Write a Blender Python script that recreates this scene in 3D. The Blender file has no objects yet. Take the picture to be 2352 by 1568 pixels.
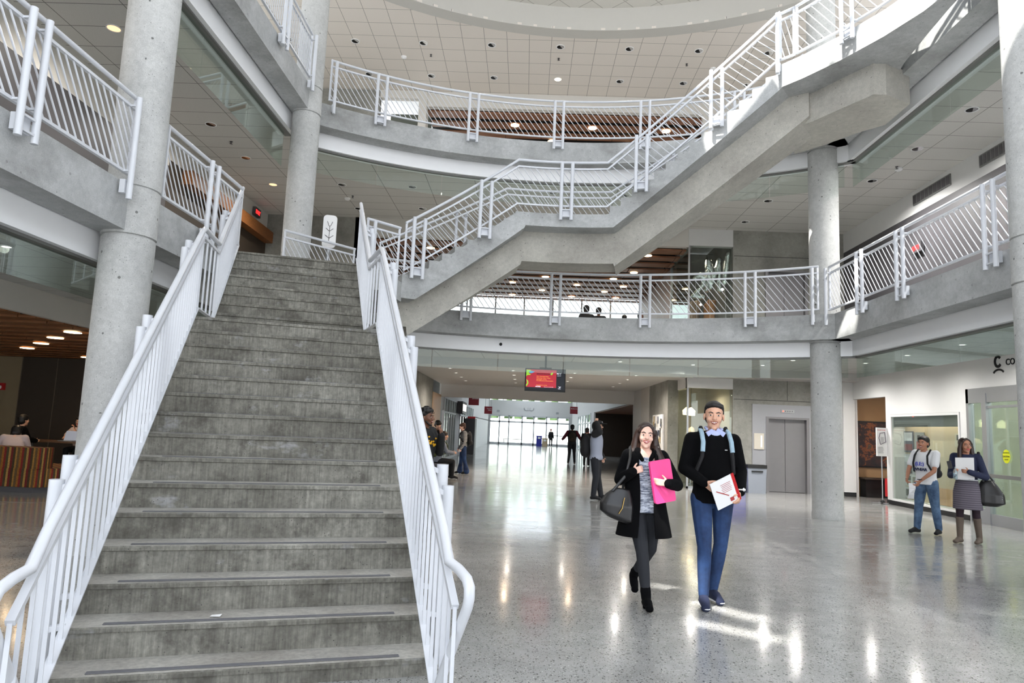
import bpy, bmesh, math, random
import numpy as np
from mathutils import Vector, Matrix
random.seed(7)
sc = bpy.context.scene
COL = sc.collection
PI = math.pi
V = Vector
# ------------------------------------------------------------------ helpers
class M:
    def __init__(s): s.v = []; s.f = []; s.mi = []; s.cur = 0
    def add(s, vs, fs):
        o = len(s.v); s.v += [tuple(p) for p in vs]
        for f in fs: s.f.append(tuple(i + o for i in f)); s.mi.append(s.cur)
        return s
    def box(s, x0, x1, y0, y1, z0, z1):
        vs = [(x, y, z) for x in (x0, x1) for y in (y0, y1) for z in (z0, z1)]
        return s.add(vs, [(0,1,3,2),(4,6,7,5),(0,4,5,1),(2,3,7,6),(0,2,6,4),(1,5,7,3)])
    def obox(s, c, ax, ay, az, hx, hy, hz):
        c = V(c); ax = V(ax).normalized(); ay = V(ay).normalized(); az = V(az).normalized()
        vs = [c + ax*hx*i + ay*hy*j + az*hz*k for i in (-1,1) for j in (-1,1) for k in (-1,1)]
        return s.add(vs, [(0,1,3,2),(4,6,7,5),(0,4,5,1),(2,3,7,6),(0,2,6,4),(1,5,7,3)])
    def bar(s, a, b, w, h, up=(0,0,1)):
        a = V(a); b = V(b); d = (b - a); L = d.length
        if L < 1e-6: return s
        d /= L; u = V(up); x = d.cross(u)
        if x.length < 1e-4: x = d.cross(V((1,0,0)))
        x.normalize(); u = x.cross(d)
        return s.obox((a+b)/2, d, x, u, L/2, w/2, h/2)
    def tube(s, pts, r, n=10, caps=True):
        pts = [V(p) for p in pts]; m = len(pts)
        rs = r if isinstance(r, (list, tuple)) else [r]*m
        T = []
        for i in range(m):
            a = pts[max(i-1,0)]; b = pts[min(i+1,m-1)]
            T.append((b-a).normalized() if (b-a).length > 1e-9 else V((0,0,1)))
        x = T[0].cross(V((0,0,1)))
        if x.length < 1e-3: x = V((1,0,0))
        x.normalize(); vs = []
        for i in range(m):
            x = x - T[i]*x.dot(T[i]); x.normalize(); y = T[i].cross(x)
            k = 1.0
            if 0 < i < m-1:
                c = (pts[i]-pts[i-1]).normalized().dot((pts[i+1]-pts[i]).normalized()); k = 1/max(.6, math.sqrt(max(0,(1+c)/2)))
            for j in range(n):
                t = 2*PI*j/n; vs.append(pts[i] + (x*math.cos(t) + y*math.sin(t))*rs[i]*(k if i in range(1,m-1) else 1))
        fs = [(i*n+j, i*n+(j+1)%n, (i+1)*n+(j+1)%n, (i+1)*n+j) for i in range(m-1) for j in range(n)]
        if caps: fs += [tuple(range(n-1,-1,-1)), tuple((m-1)*n+j for j in range(n))]
        return s.add(vs, fs)
    def rsweep(s, pts, w, h):           # rectangular section along a path, w sideways, h up
        pts = [V(p) for p in pts]; m = len(pts); vs = []
        for i in range(m):
            a = pts[max(i-1,0)]; b = pts[min(i+1,m-1)]; t = (b-a).normalized()
            x = t.cross(V((0,0,1))); x = x.normalized() if x.length > 1e-4 else V((1,0,0)); u = x.cross(t)
            for (p,q) in ((-1,-1),(1,-1),(1,1),(-1,1)): vs.append(pts[i] + x*w/2*p + u*h/2*q)
        fs = [(i*4+j, i*4+(j+1)%4, i*4+4+(j+1)%4, i*4+4+j) for i in range(m-1) for j in range(4)]
        fs += [(3,2,1,0), tuple((m-1)*4+j for j in range(4))]
        return s.add(vs, fs)
    def prism(s, poly, z0, z1):
        n = len(poly); vs = [(p[0],p[1],z0) for p in poly] + [(p[0],p[1],z1) for p in poly]
        fs = [tuple(range(n-1,-1,-1)), tuple(range(n,2*n))] + [(i,(i+1)%n,n+(i+1)%n,n+i) for i in range(n)]
        return s.add(vs, fs)
    def wall(s, path, z0, z1, t):       # vertical band along a plan path; t thick to the left of travel
        P = [V((p[0],p[1],0)) for p in path]; m = len(P); vs = []
        z0s = z0 if isinstance(z0,(list,tuple)) else [z0]*m; z1s = z1 if isinstance(z1,(list,tuple)) else [z1]*m
        for i in range(m):
            a = P[max(i-1,0)]; b = P[min(i+1,m-1)]; d = (b-a).normalized(); nrm = V((-d.y,d.x,0))
            q = P[i] + nrm*t
            vs += [(P[i].x,P[i].y,z0s[i]),(q.x,q.y,z0s[i]),(q.x,q.y,z1s[i]),(P[i].x,P[i].y,z1s[i])]
        fs = [(i*4+j, i*4+(j+1)%4, i*4+4+(j+1)%4, i*4+4+j) for i in range(m-1) for j in range(4)]
        fs += [(3,2,1,0), tuple((m-1)*4+j for j in range(4))]
        return s.add(vs, fs)
    def lathe(s, prof, c=(0,0,0), n=32, caps=True):
        vs = [(c[0]+r*math.cos(2*PI*j/n), c[1]+r*math.sin(2*PI*j/n), c[2]+z) for r, z in prof for j in range(n)]
        m = len(prof); fs = [(i*n+j, i*n+(j+1)%n, (i+1)*n+(j+1)%n, (i+1)*n+j) for i in range(m-1) for j in range(n)]
        if caps and prof[0][0] > 1e-6: fs.append(tuple(range(n-1,-1,-1)))
        if caps and prof[-1][0] > 1e-6: fs.append(tuple((m-1)*n+j for j in range(n)))
        return s.add(vs, fs)
    def ell(s, c, r, n=14, m=9, rot=None):
        c = V(c); vs = []; R = rot or Matrix.Identity(3)
        for i in range(m+1):
            p = PI*i/m
            for j in range(n):
                t = 2*PI*j/n
                vs.append(c + R @ V((r[0]*math.sin(p)*math.cos(t), r[1]*math.sin(p)*math.sin(t), r[2]*math.cos(p))))
        fs = [(i*n+j, (i+1)*n+j, (i+1)*n+(j+1)%n, i*n+(j+1)%n) for i in range(m) for j in range(n)]
        return s.add(vs, fs)
    def cap(s, a, b, ra, rb, n=10):     # tapered capsule
        a = V(a); b = V(b); d = b-a; L = d.length
        if L < 1e-6: return s.ell(a, (ra,ra,ra))
        d /= L; pts = []; rs = []
        for k in range(4): t = -PI/2 + PI/2*k/4; pts.append(a + d*ra*math.sin(t)); rs.append(max(ra*math.cos(t),1e-4))
        pts.append(a); rs.append(ra); pts.append(b); rs.append(rb)
        for k in range(1,5): t = PI/2*k/4; pts.append(b + d*rb*math.sin(t)); rs.append(max(rb*math.cos(t),1e-4))
        x = d.cross(V((0,0,1)));  x = x.normalized() if x.length > 1e-3 else V((1,0,0)); y = d.cross(x); vs = []
        for p, r in zip(pts, rs):
            for j in range(n): t = 2*PI*j/n; vs.append(p + (x*math.cos(t)+y*math.sin(t))*r)
        m = len(pts); fs = [(i*n+j, i*n+(j+1)%n, (i+1)*n+(j+1)%n, (i+1)*n+j) for i in range(m-1) for j in range(n)]
        fs += [tuple(range(n-1,-1,-1)), tuple((m-1)*n+j for j in range(n))]
        return s.add(vs, fs)
    def chain(s, pts, rs):
        for i in range(len(pts)-1): s.cap(pts[i], pts[i+1], rs[i], rs[i+1])
        return s
    def loft(s, rings, n=24, p=2.3, ang=None):   # rings (cx,cy,cz,rx,ry[,tilt])
        vs = []
        for R in rings:
            cx,cy,cz,rx,ry = R[:5]; tl = R[5] if len(R) > 5 else 0
            for j in range(n):
                t = 2*PI*j/n; c = math.cos(t); q = math.sin(t)
                x = rx*math.copysign(abs(c)**(2/p), c); y = ry*math.copysign(abs(q)**(2/p), q)
                vs.append((cx+x, cy+y, cz+tl*x))
        m = len(rings); fs = [(i*n+j, i*n+(j+1)%n, (i+1)*n+(j+1)%n, (i+1)*n+j) for i in range(m-1) for j in range(n)]
        fs += [tuple(range(n-1,-1,-1)), tuple((m-1)*n+j for j in range(n))]
        return s.add(vs, fs)
    def shell(s, rings, a0, a1, t=.012, n=30):   # open-fronted shell, angles measured from -Y going +X
        def ring(R, e, a): return (R[0] + (R[3]+e)*math.sin(a), R[1] - (R[4]+e)*math.cos(a), R[2])
        k = n+1; vs = []
        for R in rings:
            for e in (0, t):
                for j in range(k):
                    b0 = R[5] if len(R) > 5 else a0; b1 = R[6] if len(R) > 6 else a1
                    vs.append(ring(R, e, b0 + (b1-b0)*j/n))
        fs = []; m = len(rings)
        for i in range(m-1):
            o = i*2*k; q = (i+1)*2*k
            for j in range(n):
                fs.append((o+j, o+j+1, q+j+1, q+j)); fs.append((o+k+j, q+k+j, q+k+j+1, o+k+j+1))
            fs.append((o, q, q+k, o+k)); fs.append((o+n, o+k+n, q+k+n, q+n))
        for i in (0, m-1):
            o = i*2*k
            for j in range(n): fs.append((o+j, o+k+j, o+k+j+1, o+j+1))
        return s.add(vs, fs)
    def rounded(s, x0, x1, y0, y1, z0, z1, r):  # box with its vertical edges rounded
        poly = []
        for cx, cy, a in ((x1-r,y1-r,0),(x0+r,y1-r,90),(x0+r,y0+r,180),(x1-r,y0+r,270)):
            for k in range(5): t = math.radians(a+22.5*k); poly.append((cx+r*math.cos(t), cy+r*math.sin(t)))
        return s.prism(poly, z0, z1)

def mesh_from(name, m, mats=()):
    me = bpy.data.meshes.new(name); me.from_pydata(m.v, [], m.f); me.validate(); me.update()
    bm = bmesh.new(); bm.from_mesh(me); bmesh.ops.recalc_face_normals(bm, faces=bm.faces); bm.to_mesh(me); bm.free()
    return me

def smooth(me, ang=40):
    me.polygons.foreach_set('use_smooth', [True]*len(me.polygons))
    try: me.set_sharp_from_angle(angle=math.radians(ang))
    except Exception: pass

def tag(o, label=None, cat=None, group=None, kind=None):
    if label: o['label'] = label
    if cat: o['category'] = cat
    if group: o['group'] = group
    if kind: o['kind'] = kind
    return o

def root(name, loc, label, cat, group=None, rz=0):
    o = bpy.data.objects.new(name, None); o.empty_display_size = .1; COL.objects.link(o)
    o.location = loc; o.rotation_euler = (0,0,rz); o['label'] = label; o['category'] = cat
    if group: o['group'] = group
    return o

def obj(name, m, mat, parent=None, sm=True, world=True, ang=40, mats=None):
    """links one mesh object; with world=True its coordinates are world ones even under a parent"""
    me = mesh_from(name, m) if isinstance(m, M) else m
    if sm: smooth(me, ang)
    ml = mats or [mat]
    me.materials.clear()
    for x in ml: me.materials.append(x)
    if mats and isinstance(m, M) and len(m.mi) == len(me.polygons): me.polygons.foreach_set('material_index', m.mi)
    o = bpy.data.objects.new(name, me); COL.objects.link(o)
    if parent:
        o.parent = parent
        if world:
            r = parent
            while r.parent: r = r.parent
            if parent == r:
                o.matrix_parent_inverse = Matrix.LocRotScale(r.location, r.rotation_euler, r.scale).inverted()
    return o

def struct(name, m, mat, **k):
    o = obj(name, m, mat, **k); o['kind'] = 'structure'; return o

def thing(name, m, mat, label, cat, group=None, **k):
    return tag(obj(name, m, mat, **k), label, cat, group)

def copy_tree(o, parent=None):
    c = o.copy(); COL.objects.link(c)
    if parent: c.parent = parent
    for ch in list(o.children): copy_tree(ch, c)
    return c

def remesh(m, vox, it=2):
    me = mesh_from('tmp', m); o = bpy.data.objects.new('tmp', me); COL.objects.link(o)
    r = o.modifiers.new('r','REMESH'); r.mode = 'VOXEL'; r.voxel_size = vox; r.use_smooth_shade = True
    s = o.modifiers.new('s','SMOOTH'); s.iterations = it; s.factor = .5
    dg = bpy.context.evaluated_depsgraph_get(); dg.update()
    out = bpy.data.meshes.new_from_object(o.evaluated_get(dg))
    bpy.data.objects.remove(o); bpy.data.meshes.remove(me)
    return out

def text_m(m, s, size, origin, ax, ay, depth=.004, align='LEFT', bold=0.0):
    cu = bpy.data.curves.new('t','FONT'); cu.body = s; cu.size = size; cu.extrude = depth/2; cu.offset = bold
    cu.resolution_u = 4; cu.align_x = align
    o = bpy.data.objects.new('t', cu); COL.objects.link(o)
    dg = bpy.context.evaluated_depsgraph_get(); dg.update()
    me = bpy.data.meshes.new_from_object(o.evaluated_get(dg))
    ax = V(ax); ay = V(ay); az = ax.cross(ay); og = V(origin)
    m.add([og + ax*v.co.x + ay*v.co.y + az*v.co.z for v in me.vertices], [tuple(p.vertices) for p in me.polygons])
    bpy.data.objects.remove(o); bpy.data.curves.remove(cu); bpy.data.meshes.remove(me)

# ------------------------------------------------------------------ materials
def srgb(c):
    return tuple((x/12.92 if x <= .04045 else ((x+.055)/1.055)**2.4) for x in (k/255 for k in c)) + (1,)
class N:
    def __init__(s, name):
        s.m = bpy.data.materials.new(name); s.m.use_nodes = True; s.t = s.m.node_tree; s.n = s.t.nodes; s.l = s.t.links
        s.b = s.n['Principled BSDF']; s.tc = None
    def new(s, typ, **k):
        n = s.n.new(typ)
        for a, b in k.items(): setattr(n, a, b)
        return n
    def co(s, scale=(1,1,1), rot=(0,0,0)):
        if not s.tc: s.tc = s.new('ShaderNodeTexCoord')
        mp = s.new('ShaderNodeMapping'); mp.inputs['Scale'].default_value = scale; mp.inputs['Rotation'].default_value = rot
        s.l.new(s.tc.outputs['Object'], mp.inputs[0]); return mp.outputs[0]
    def noise(s, scale, detail=3, rough=.5, co=None, dist=0):
        n = s.new('ShaderNodeTexNoise'); n.inputs['Scale'].default_value = scale; n.inputs['Detail'].default_value = detail
        n.inputs['Roughness'].default_value = rough; n.inputs['Distortion'].default_value = dist
        s.l.new(co or s.co(), n.inputs['Vector']); return n.outputs['Fac']
    def vor(s, scale, feat='F1', co=None, out='Distance', rnd=1):
        n = s.new('ShaderNodeTexVoronoi', feature=feat); n.inputs['Scale'].default_value = scale; n.inputs['Randomness'].default_value = rnd
        s.l.new(co or s.co(), n.inputs['Vector']); return n.outputs[out]
    def ramp(s, fac, stops, interp='LINEAR'):
        r = s.new('ShaderNodeValToRGB'); r.color_ramp.interpolation = interp
        e = r.color_ramp.elements
        while len(e) < len(stops): e.new(.5)
        for i, (p, c) in enumerate(stops): e[i].position = p; e[i].color = c if len(c) == 4 else tuple(c)+(1,)
        s.l.new(fac, r.inputs[0]); return r.outputs[0]
    def mix(s, fac, a, b, blend='MIX'):
        n = s.new('ShaderNodeMix', data_type='RGBA', blend_type=blend)
        for i, x in ((0,fac),(6,a),(7,b)):
            if isinstance(x, (int,float)): n.inputs[i].default_value = x
            elif isinstance(x, tuple): n.inputs[i].default_value = x
            else: s.l.new(x, n.inputs[i])
        return n.outputs[2]
    def math(s, op, a, b=0.0, c=0.0):
        n = s.new('ShaderNodeMath', operation=op)
        for i, x in enumerate((a,b,c)):
            if isinstance(x, (int,float)): n.inputs[i].default_value = x
            else: s.l.new(x, n.inputs[i])
        return n.outputs[0]
    def sep(s, co):
        n = s.new('ShaderNodeSeparateXYZ'); s.l.new(co, n.inputs[0]); return n.outputs
    def bump(s, h, st=.2, d=.01):
        b = s.new('ShaderNodeBump'); b.inputs['Strength'].default_value = st; b.inputs['Distance'].default_value = d
        s.l.new(h, b.inputs['Height']); s.l.new(b.outputs[0], s.b.inputs['Normal'])
    def base(s, x):
        if isinstance(x, tuple): s.b.inputs['Base Color'].default_value = x
        else: s.l.new(x, s.b.inputs['Base Color'])
    def set(s, **k):
        for a, b in k.items():
            i = s.b.inputs[a.replace('_',' ')]
            if isinstance(b, (int,float,tuple)): i.default_value = b
            else: s.l.new(b, i)
        return s.m

def flat(name, c, rough=.6, metal=0, var=.06, scale=6, **k):
    n = N(name); c = srgb(c)
    if var:
        f = n.noise(scale, 3)
        n.base(n.mix(f, tuple(x*(1-var) for x in c[:3])+(1,), tuple(min(1,x*(1+var)) for x in c[:3])+(1,)))
    else: n.base(c)
    n.set(Roughness=rough, Metallic=metal, **k); return n.m
def emit(name, c, st):
    n = N(name); n.base(srgb(c)); n.set(Emission_Color=srgb(c), Emission_Strength=st, Roughness=.5); return n.m

def concrete(name, a, b, pits=.5, pscale=9, rough=.8, stain=None):
    n = N(name)
    f = n.noise(1.3, 5, .6); g = n.noise(14, 4, .7); k = n.noise(90, 2)
    c = n.mix(n.ramp(f, [(.3,(0,0,0)),(.7,(1,1,1))]), srgb(a), srgb(b))
    c = n.mix(.22, c, n.ramp(g, [(.3,(.25,.25,.24)),(.7,(.75,.75,.73))]), 'OVERLAY')
    c = n.mix(.18, c, n.ramp(k, [(.3,(.2,.2,.2)),(.7,(.8,.8,.8))]), 'OVERLAY')
    d = n.vor(pscale); s = n.noise(pscale*.8, 2)
    pit = n.math('MULTIPLY', n.math('LESS_THAN', d, .11), n.math('GREATER_THAN', s, .5))
    d2 = n.vor(pscale*3.1); pit2 = n.math('MULTIPLY', n.math('LESS_THAN', d2, .13), n.math('GREATER_THAN', n.noise(pscale*.5,2), .5))
    pt = n.math('MAXIMUM', pit, n.math('MULTIPLY', pit2, .6))
    c = n.mix(n.math('MULTIPLY', pt, pits), c, (.07,.068,.062,1))
    if stain:
        x = n.noise(1.0, 5, .65, co=n.co(stain)); c = n.mix(n.ramp(x, [(.5,(0,0,0)),(.72,(.55,.55,.55))]), c, (.12,.115,.10,1))
    n.base(c); n.set(Roughness=rough); n.bump(n.math('SUBTRACT', g, pt), .25, .01); return n.m

mc_col = concrete('concrete_column', (176,177,176), (197,198,197), .75, 7)
mc_beam = concrete('concrete_fascia', (158,160,160), (188,190,191), .35, 8, stain=(.7,.7,1.2))
mc_soff = concrete('concrete_underside', (160,157,150), (186,184,176), .45, 9)
mc_wall = concrete('board_formed_concrete', (122,121,116), (150,149,143), .3, 5, stain=(.8,.8,.5))
def stair_mat():
    n = N('worn_stair_concrete')
    f = n.noise(1.1, 6, .65); v = n.noise(1, 5, .7, co=n.co((55,55,2.2))); g = n.noise(22,5,.7); blot = n.noise(3.2,5,.75)
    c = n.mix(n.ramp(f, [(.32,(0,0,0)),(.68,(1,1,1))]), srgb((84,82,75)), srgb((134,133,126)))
    c = n.mix(.55, c, n.ramp(v, [(.3,(.2,.19,.18)),(.7,(.84,.84,.83))]), 'OVERLAY')
    c = n.mix(.5, c, n.ramp(g, [(.3,(.2,.2,.19)),(.7,(.8,.8,.78))]), 'OVERLAY')
    c = n.mix(n.ramp(blot, [(.5,(0,0,0)),(.68,(.85,.85,.85))]), c, srgb((70,67,60)))
    lt = n.noise(2.1, 4, .7, co=n.co((1.4,1.4,2.5))); c = n.mix(n.ramp(lt, [(.62,(0,0,0)),(.75,(.5,.5,.5))]), c, srgb((170,172,176)))
    pit = n.math('MULTIPLY', n.math('LESS_THAN', n.vor(26), .1), n.math('GREATER_THAN', n.noise(4,2), .45))
    c = n.mix(n.math('MULTIPLY', pit, .8), c, (.03,.03,.028,1))
    n.base(c); n.set(Roughness=.75); n.bump(n.math('SUBTRACT', g, pit), .3, .008); return n.m
m_stair = stair_mat()
def tread_mat():
    n = N('stair_tread_concrete'); g = n.noise(30,5,.7); f = n.noise(2.2,5)
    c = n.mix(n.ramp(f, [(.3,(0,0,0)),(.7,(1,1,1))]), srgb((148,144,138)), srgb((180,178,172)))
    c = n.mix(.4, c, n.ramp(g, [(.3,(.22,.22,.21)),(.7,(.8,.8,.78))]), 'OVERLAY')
    n.base(c); n.set(Roughness=.6); n.bump(g, .2, .004); return n.m
m_tread = tread_mat()
m_nose = flat('abrasive_stair_strip', (104,104,108), .8, 0, .2, 40)
def terrazzo():
    n = N('polished_terrazzo')
    big = n.noise(.45, 5, .6); mid = n.noise(5,4,.6)
    c = n.mix(n.ramp(big, [(.3,(0,0,0)),(.7,(1,1,1))]), srgb((150,150,148)), srgb((176,176,174)))
    c = n.mix(.25, c, n.ramp(mid, [(.3,(.3,.3,.3)),(.7,(.7,.7,.7))]), 'OVERLAY')
    for sc_, th, gate, col, am in ((38,.27,.5,(62,60,57),.8),(72,.3,.47,(92,88,82),.7),(48,.24,.55,(228,226,220),.5),(27,.17,.54,(48,47,45),.8)):
        d = n.vor(sc_, co=n.co((1,.62,1)))
        k = n.math('MULTIPLY', n.math('LESS_THAN', d, th), n.math('GREATER_THAN', n.noise(sc_*.9,1,co=n.co((1,1,1))), gate))
        c = n.mix(n.math('MULTIPLY', k, am), c, srgb(col))
    scuff = n.noise(1.6, 6, .7, co=n.co((.35,1.6,1)))
    n.base(c); n.set(Roughness=n.ramp(scuff, [(.35,(.10,)*3),(.7,(.26,)*3)]), Specular_IOR_Level=.62, Coat_Weight=.35, Coat_Roughness=.09)
    n.bump(n.noise(1.2,3,co=n.co((1,3,1))), .03, .01); return n.m
m_floor = terrazzo()
m_paint = flat('white_painted_steel', (210,213,219), .34, 0, .02)
m_wallw = flat('white_wall_paint', (214,214,213), .75, 0, .02)
m_wallwarm = flat('warm_white_wall_paint', (205,202,196), .75, 0, .02)
m_band = flat('white_bulkhead_paint', (246,247,249), .5, 0, .02)
m_greytrim = flat('grey_metal_trim', (120,120,118), .45, .3, .02)  # plain grey metal for tracks, grilles and table legs
def tiles(name, c, line, sx=.61, sy=.61, rot=0, ox=0, oy=0, w=.014):
    n = N(name); co = n.co(rot=(0,0,rot)); x, y, z = n.sep(co)
    def ln(a, s, o): return n.math('LESS_THAN', n.math('FRACT', n.math('DIVIDE', n.math('ADD', a, o), s)), w/s)
    k = n.math('MAXIMUM', ln(x,sx,ox+100*sx), ln(y,sy,oy+100*sy))
    sp = n.noise(60,3); b = n.mix(n.ramp(sp,[(.35,(0,0,0)),(.65,(1,1,1))]), tuple(v*.94 for v in srgb(c)[:3])+(1,), srgb(c))
    n.base(n.mix(k, b, srgb(line))); n.set(Roughness=.85); return n.m
m_tile3 = tiles('acoustic_tiles_top', (226,219,211), (150,147,142), ox=.3)
m_tile2 = tiles('acoustic_tiles_mid', (204,202,197), (112,110,107), 1.22, .61, ox=.3)
m_tile1 = tiles('acoustic_tiles_low', (196,197,195), (118,118,116), 1.22, .61)
m_tiled = tiles('acoustic_tiles_diagonal', (216,213,206), (170,167,160), rot=PI/4, w=.02)
m_soffp = flat('plaster_soffit', (190,188,185), .8, 0, .02)
m_ring = flat('plaster_ring', (196,194,188), .8, 0, .02)
def wood(name, a, b, co=(1,14,14), rough=.5):
    n = N(name); g = n.noise(2.2, 6, .65, co=n.co(co), dist=.4)
    n.base(n.mix(n.ramp(g,[(.3,(0,0,0)),(.7,(1,1,1))]), srgb(a), srgb(b))); n.set(Roughness=rough); return n.m
m_slat = wood('brown_wood_slat', (112,72,48), (150,104,76))
m_slat1 = wood('orange_wood_slat', (104,62,28), (142,88,42))
m_woodv = wood('vertical_wood_panel', (120,96,84), (158,134,122), (14,14,1))
m_woodl = wood('light_wood_panel', (196,152,112), (222,182,140), (14,14,1))
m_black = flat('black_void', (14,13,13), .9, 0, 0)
m_dark = flat('dark_brown_panel', (58,48,38), .6, 0, .1)
m_darkg = flat('dark_grey_panel', (74,72,75), .5, 0, .05)
m_dgrey = flat('elevator_steel', (124,122,124), .42, .35, .04)
m_surr = flat('grey_elevator_surround', (150,151,155), .5, .1, .03)
m_alu = flat('brushed_aluminium', (168,170,172), .32, .6, .03)
m_alul = flat('light_aluminium', (198,200,203), .45, 0, .02)
m_chrome = flat('chrome', (215,215,215), .08, 1, 0)
m_groove = flat('dark_joint', (60,60,58), .9, 0, 0)
def glass(name, tint, mixf, rough=.0):
    n = N(name); t = n.t; out = n.n['Material Output']
    tr = n.new('ShaderNodeBsdfTransparent'); tr.inputs[0].default_value = tint
    gl = n.new('ShaderNodeBsdfGlossy'); gl.inputs['Roughness'].default_value = rough; gl.inputs[0].default_value = (.9,.95,.93,1)
    lw = n.new('ShaderNodeLayerWeight'); lw.inputs[0].default_value = .2
    mx = n.new('ShaderNodeMixShader'); f = n.math('MINIMUM', n.math('ADD', n.math('MULTIPLY', lw.outputs['Fresnel'], .6), mixf), .45)
    n.l.new(f, mx.inputs[0]); n.l.new(tr.outputs[0], mx.inputs[1]); n.l.new(gl.outputs[0], mx.inputs[2]); n.l.new(mx.outputs[0], out.inputs[0])
    return n.m
m_glass = glass('clear_glass', (.93,.97,.95,1), .05)
m_glassg = glass('green_tinted_glass', (.90,.94,.92,1), .02)
m_light_on = emit('lit_warm_lamp', (255,226,178), 9)
m_light_soft = emit('dim_warm_lamp', (255,190,140), 2.2)
m_red = flat('dark_red_sign', (140,34,44), .5, 0, .05)
m_redb = flat('bright_red', (190,30,36), .45, 0, .03)
m_blackp = flat('matte_black', (18,18,19), .55, 0, .05)
m_white = flat('white_paper', (236,236,236), .6, 0, .0)
m_ink = flat('black_ink', (22,22,24), .7, 0, 0)
m_blue = flat('blue_plastic', (38,44,150), .45, 0, .03)
m_greyp = flat('grey_plastic', (142,148,158), .5, 0, .03)
m_yellow = flat('yellow_sticker', (210,214,20), .5, 0, 0)
# ------------------------------------------------------------------ plan
L2, L3, ROOF = 4.0, 8.04, 12.0
XL, XR = -4.5, 6.0                       # atrium faces of the side galleries
CX, CY, CR = .75, 5.85, 9.35             # curved far galleries
YB = 20.4                                # back wall
def arc(r, x0, x1, n=40, cx=CX, cy=CY):
    return [(x0+(x1-x0)*i/n, cy + math.sqrt(max(0, r*r-(x0+(x1-x0)*i/n-cx)**2))) for i in range(n+1)]
def slab(m, z0, z1, xl, xr, r, xo0=-9.0, xo1=9.3, y0=-6.0, y1=30.0):
    m.box(xo0, xl, y0, y1, z0, z1); m.box(xr, xo1, y0, y1, z0, z1)
    m.prism(arc(r, xl, xr) + [(xr, y1), (xl, y1)], z0, z1)
# ground floor
struct('floor', M().box(-20, 14, -7, 70, -.1, 0), m_floor, sm=False)
# gallery slabs and their ceilings
m = M(); slab(m, L2-.3, L2, XL-.02, XR+.02, CR+.02)
struct('floor_gallery_second', m, mc_beam, sm=False)
m = M(); slab(m, L3-.3, L3, XL-.02, XR+.02, CR+.02, y1=30)
struct('floor_gallery_third', m, mc_beam, sm=False)
m = M(); slab(m, 3.42, 3.46, XL-.6, XR+.6, CR+.6, xo0=-8.0, y1=28.6)
struct('ceiling_ground_gallery', m, m_tile1, sm=False)
m = M(); m.box(-8.1, XL-.6, -6, YB+.1, 7.68, 7.72); m.box(XR+.6, 9.3, -6, YB, 7.68, 7.72)
m.prism(arc(CR+.6, XL-.6, XR+.6) + [(XR+.6, YB), (XL-.6, YB)], 7.68, 7.72)
struct('ceiling_second_gallery', m, m_tile2, sm=False)
# lower soffit in front of the hall
m = M(); m.box(-3.5, 4.4, 19.4, 28.6, 3.2, 3.42); m.box(4.4, 9.3, 19.6, YB, 3.2, 3.42); m.box(4.4,4.9,YB,28,3.2,3.42)
struct('trim_hall_soffit', m, m_soffp, sm=False)
struct('trim_hall_header', M().box(-3.5, 4.4, 28.4, 28.7, 2.68, 4.0), m_soffp, sm=False)
# top ceiling with its round recess
OX, OY, OR = 1.2, 7.75, 9.4
def ringplate(m, z0, z1, cx, cy, r, x0, x1, y0, y1, n=60):
    xs = sorted(set([x0, x1] + [min(x1, max(x0, cx - r + 2*r*i/n)) for i in range(n+1)]))
    up = [(x, cy + math.sqrt(max(0, r*r-(x-cx)**2))) for x in xs]; lo = [(x, cy - math.sqrt(max(0, r*r-(x-cx)**2))) for x in xs]
    for i in range(len(xs)-1):
        m.prism([up[i], up[i+1], (xs[i+1], y1), (xs[i], y1)], z0, z1)
        if lo[i][1] > y0 + .01 or lo[i+1][1] > y0+.01: m.prism([(xs[i], y0), (xs[i+1], y0), lo[i+1], lo[i]], z0, z1)
m = M(); ringplate(m, 12.0, 12.06, OX, OY, OR, -9.0, 9.3, 2.6, 20.8)
struct('ceiling', m, m_tile3, sm=False)
m = M(); P = [(OX+OR*math.cos(t), OY+OR*math.sin(t)) for t in [-.55+(PI+1.1)*i/90 for i in range(91)]]
m.wall(P, 11.99, 12.66, -.4); struct('trim_ceiling_ring', m, m_ring)
SX, SY, SR = 3.2, 8.0, 3.05              # round skylight
m = M(); ringplate(m, 12.62, 12.7, SX, SY, SR, -8.6, 11, 2.0, 17.4)
struct('ceiling_recess', m, m_tiled, sm=False)
m = M(); P = [(SX+SR*math.cos(t), SY+SR*math.sin(t)) for t in [2*PI*i/80 for i in range(81)]]
m.wall(P, 12.6, 13.1, -.08)
for a in (-1.5, 0, 1.5): m.box(SX-math.sqrt(SR*SR-a*a), SX+math.sqrt(SR*SR-a*a), SY+a-.03, SY+a+.03, 12.95, 13.05)
m.box(-.2,1.9,4.4,9.2,13.06,13.12); m.box(-.2,2.45,4.4,8.2,13.13,13.17)  # unseen opaque panels added to block sun from part of the skylight
struct('window_1_sun_blockers', m, m_band)
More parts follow.
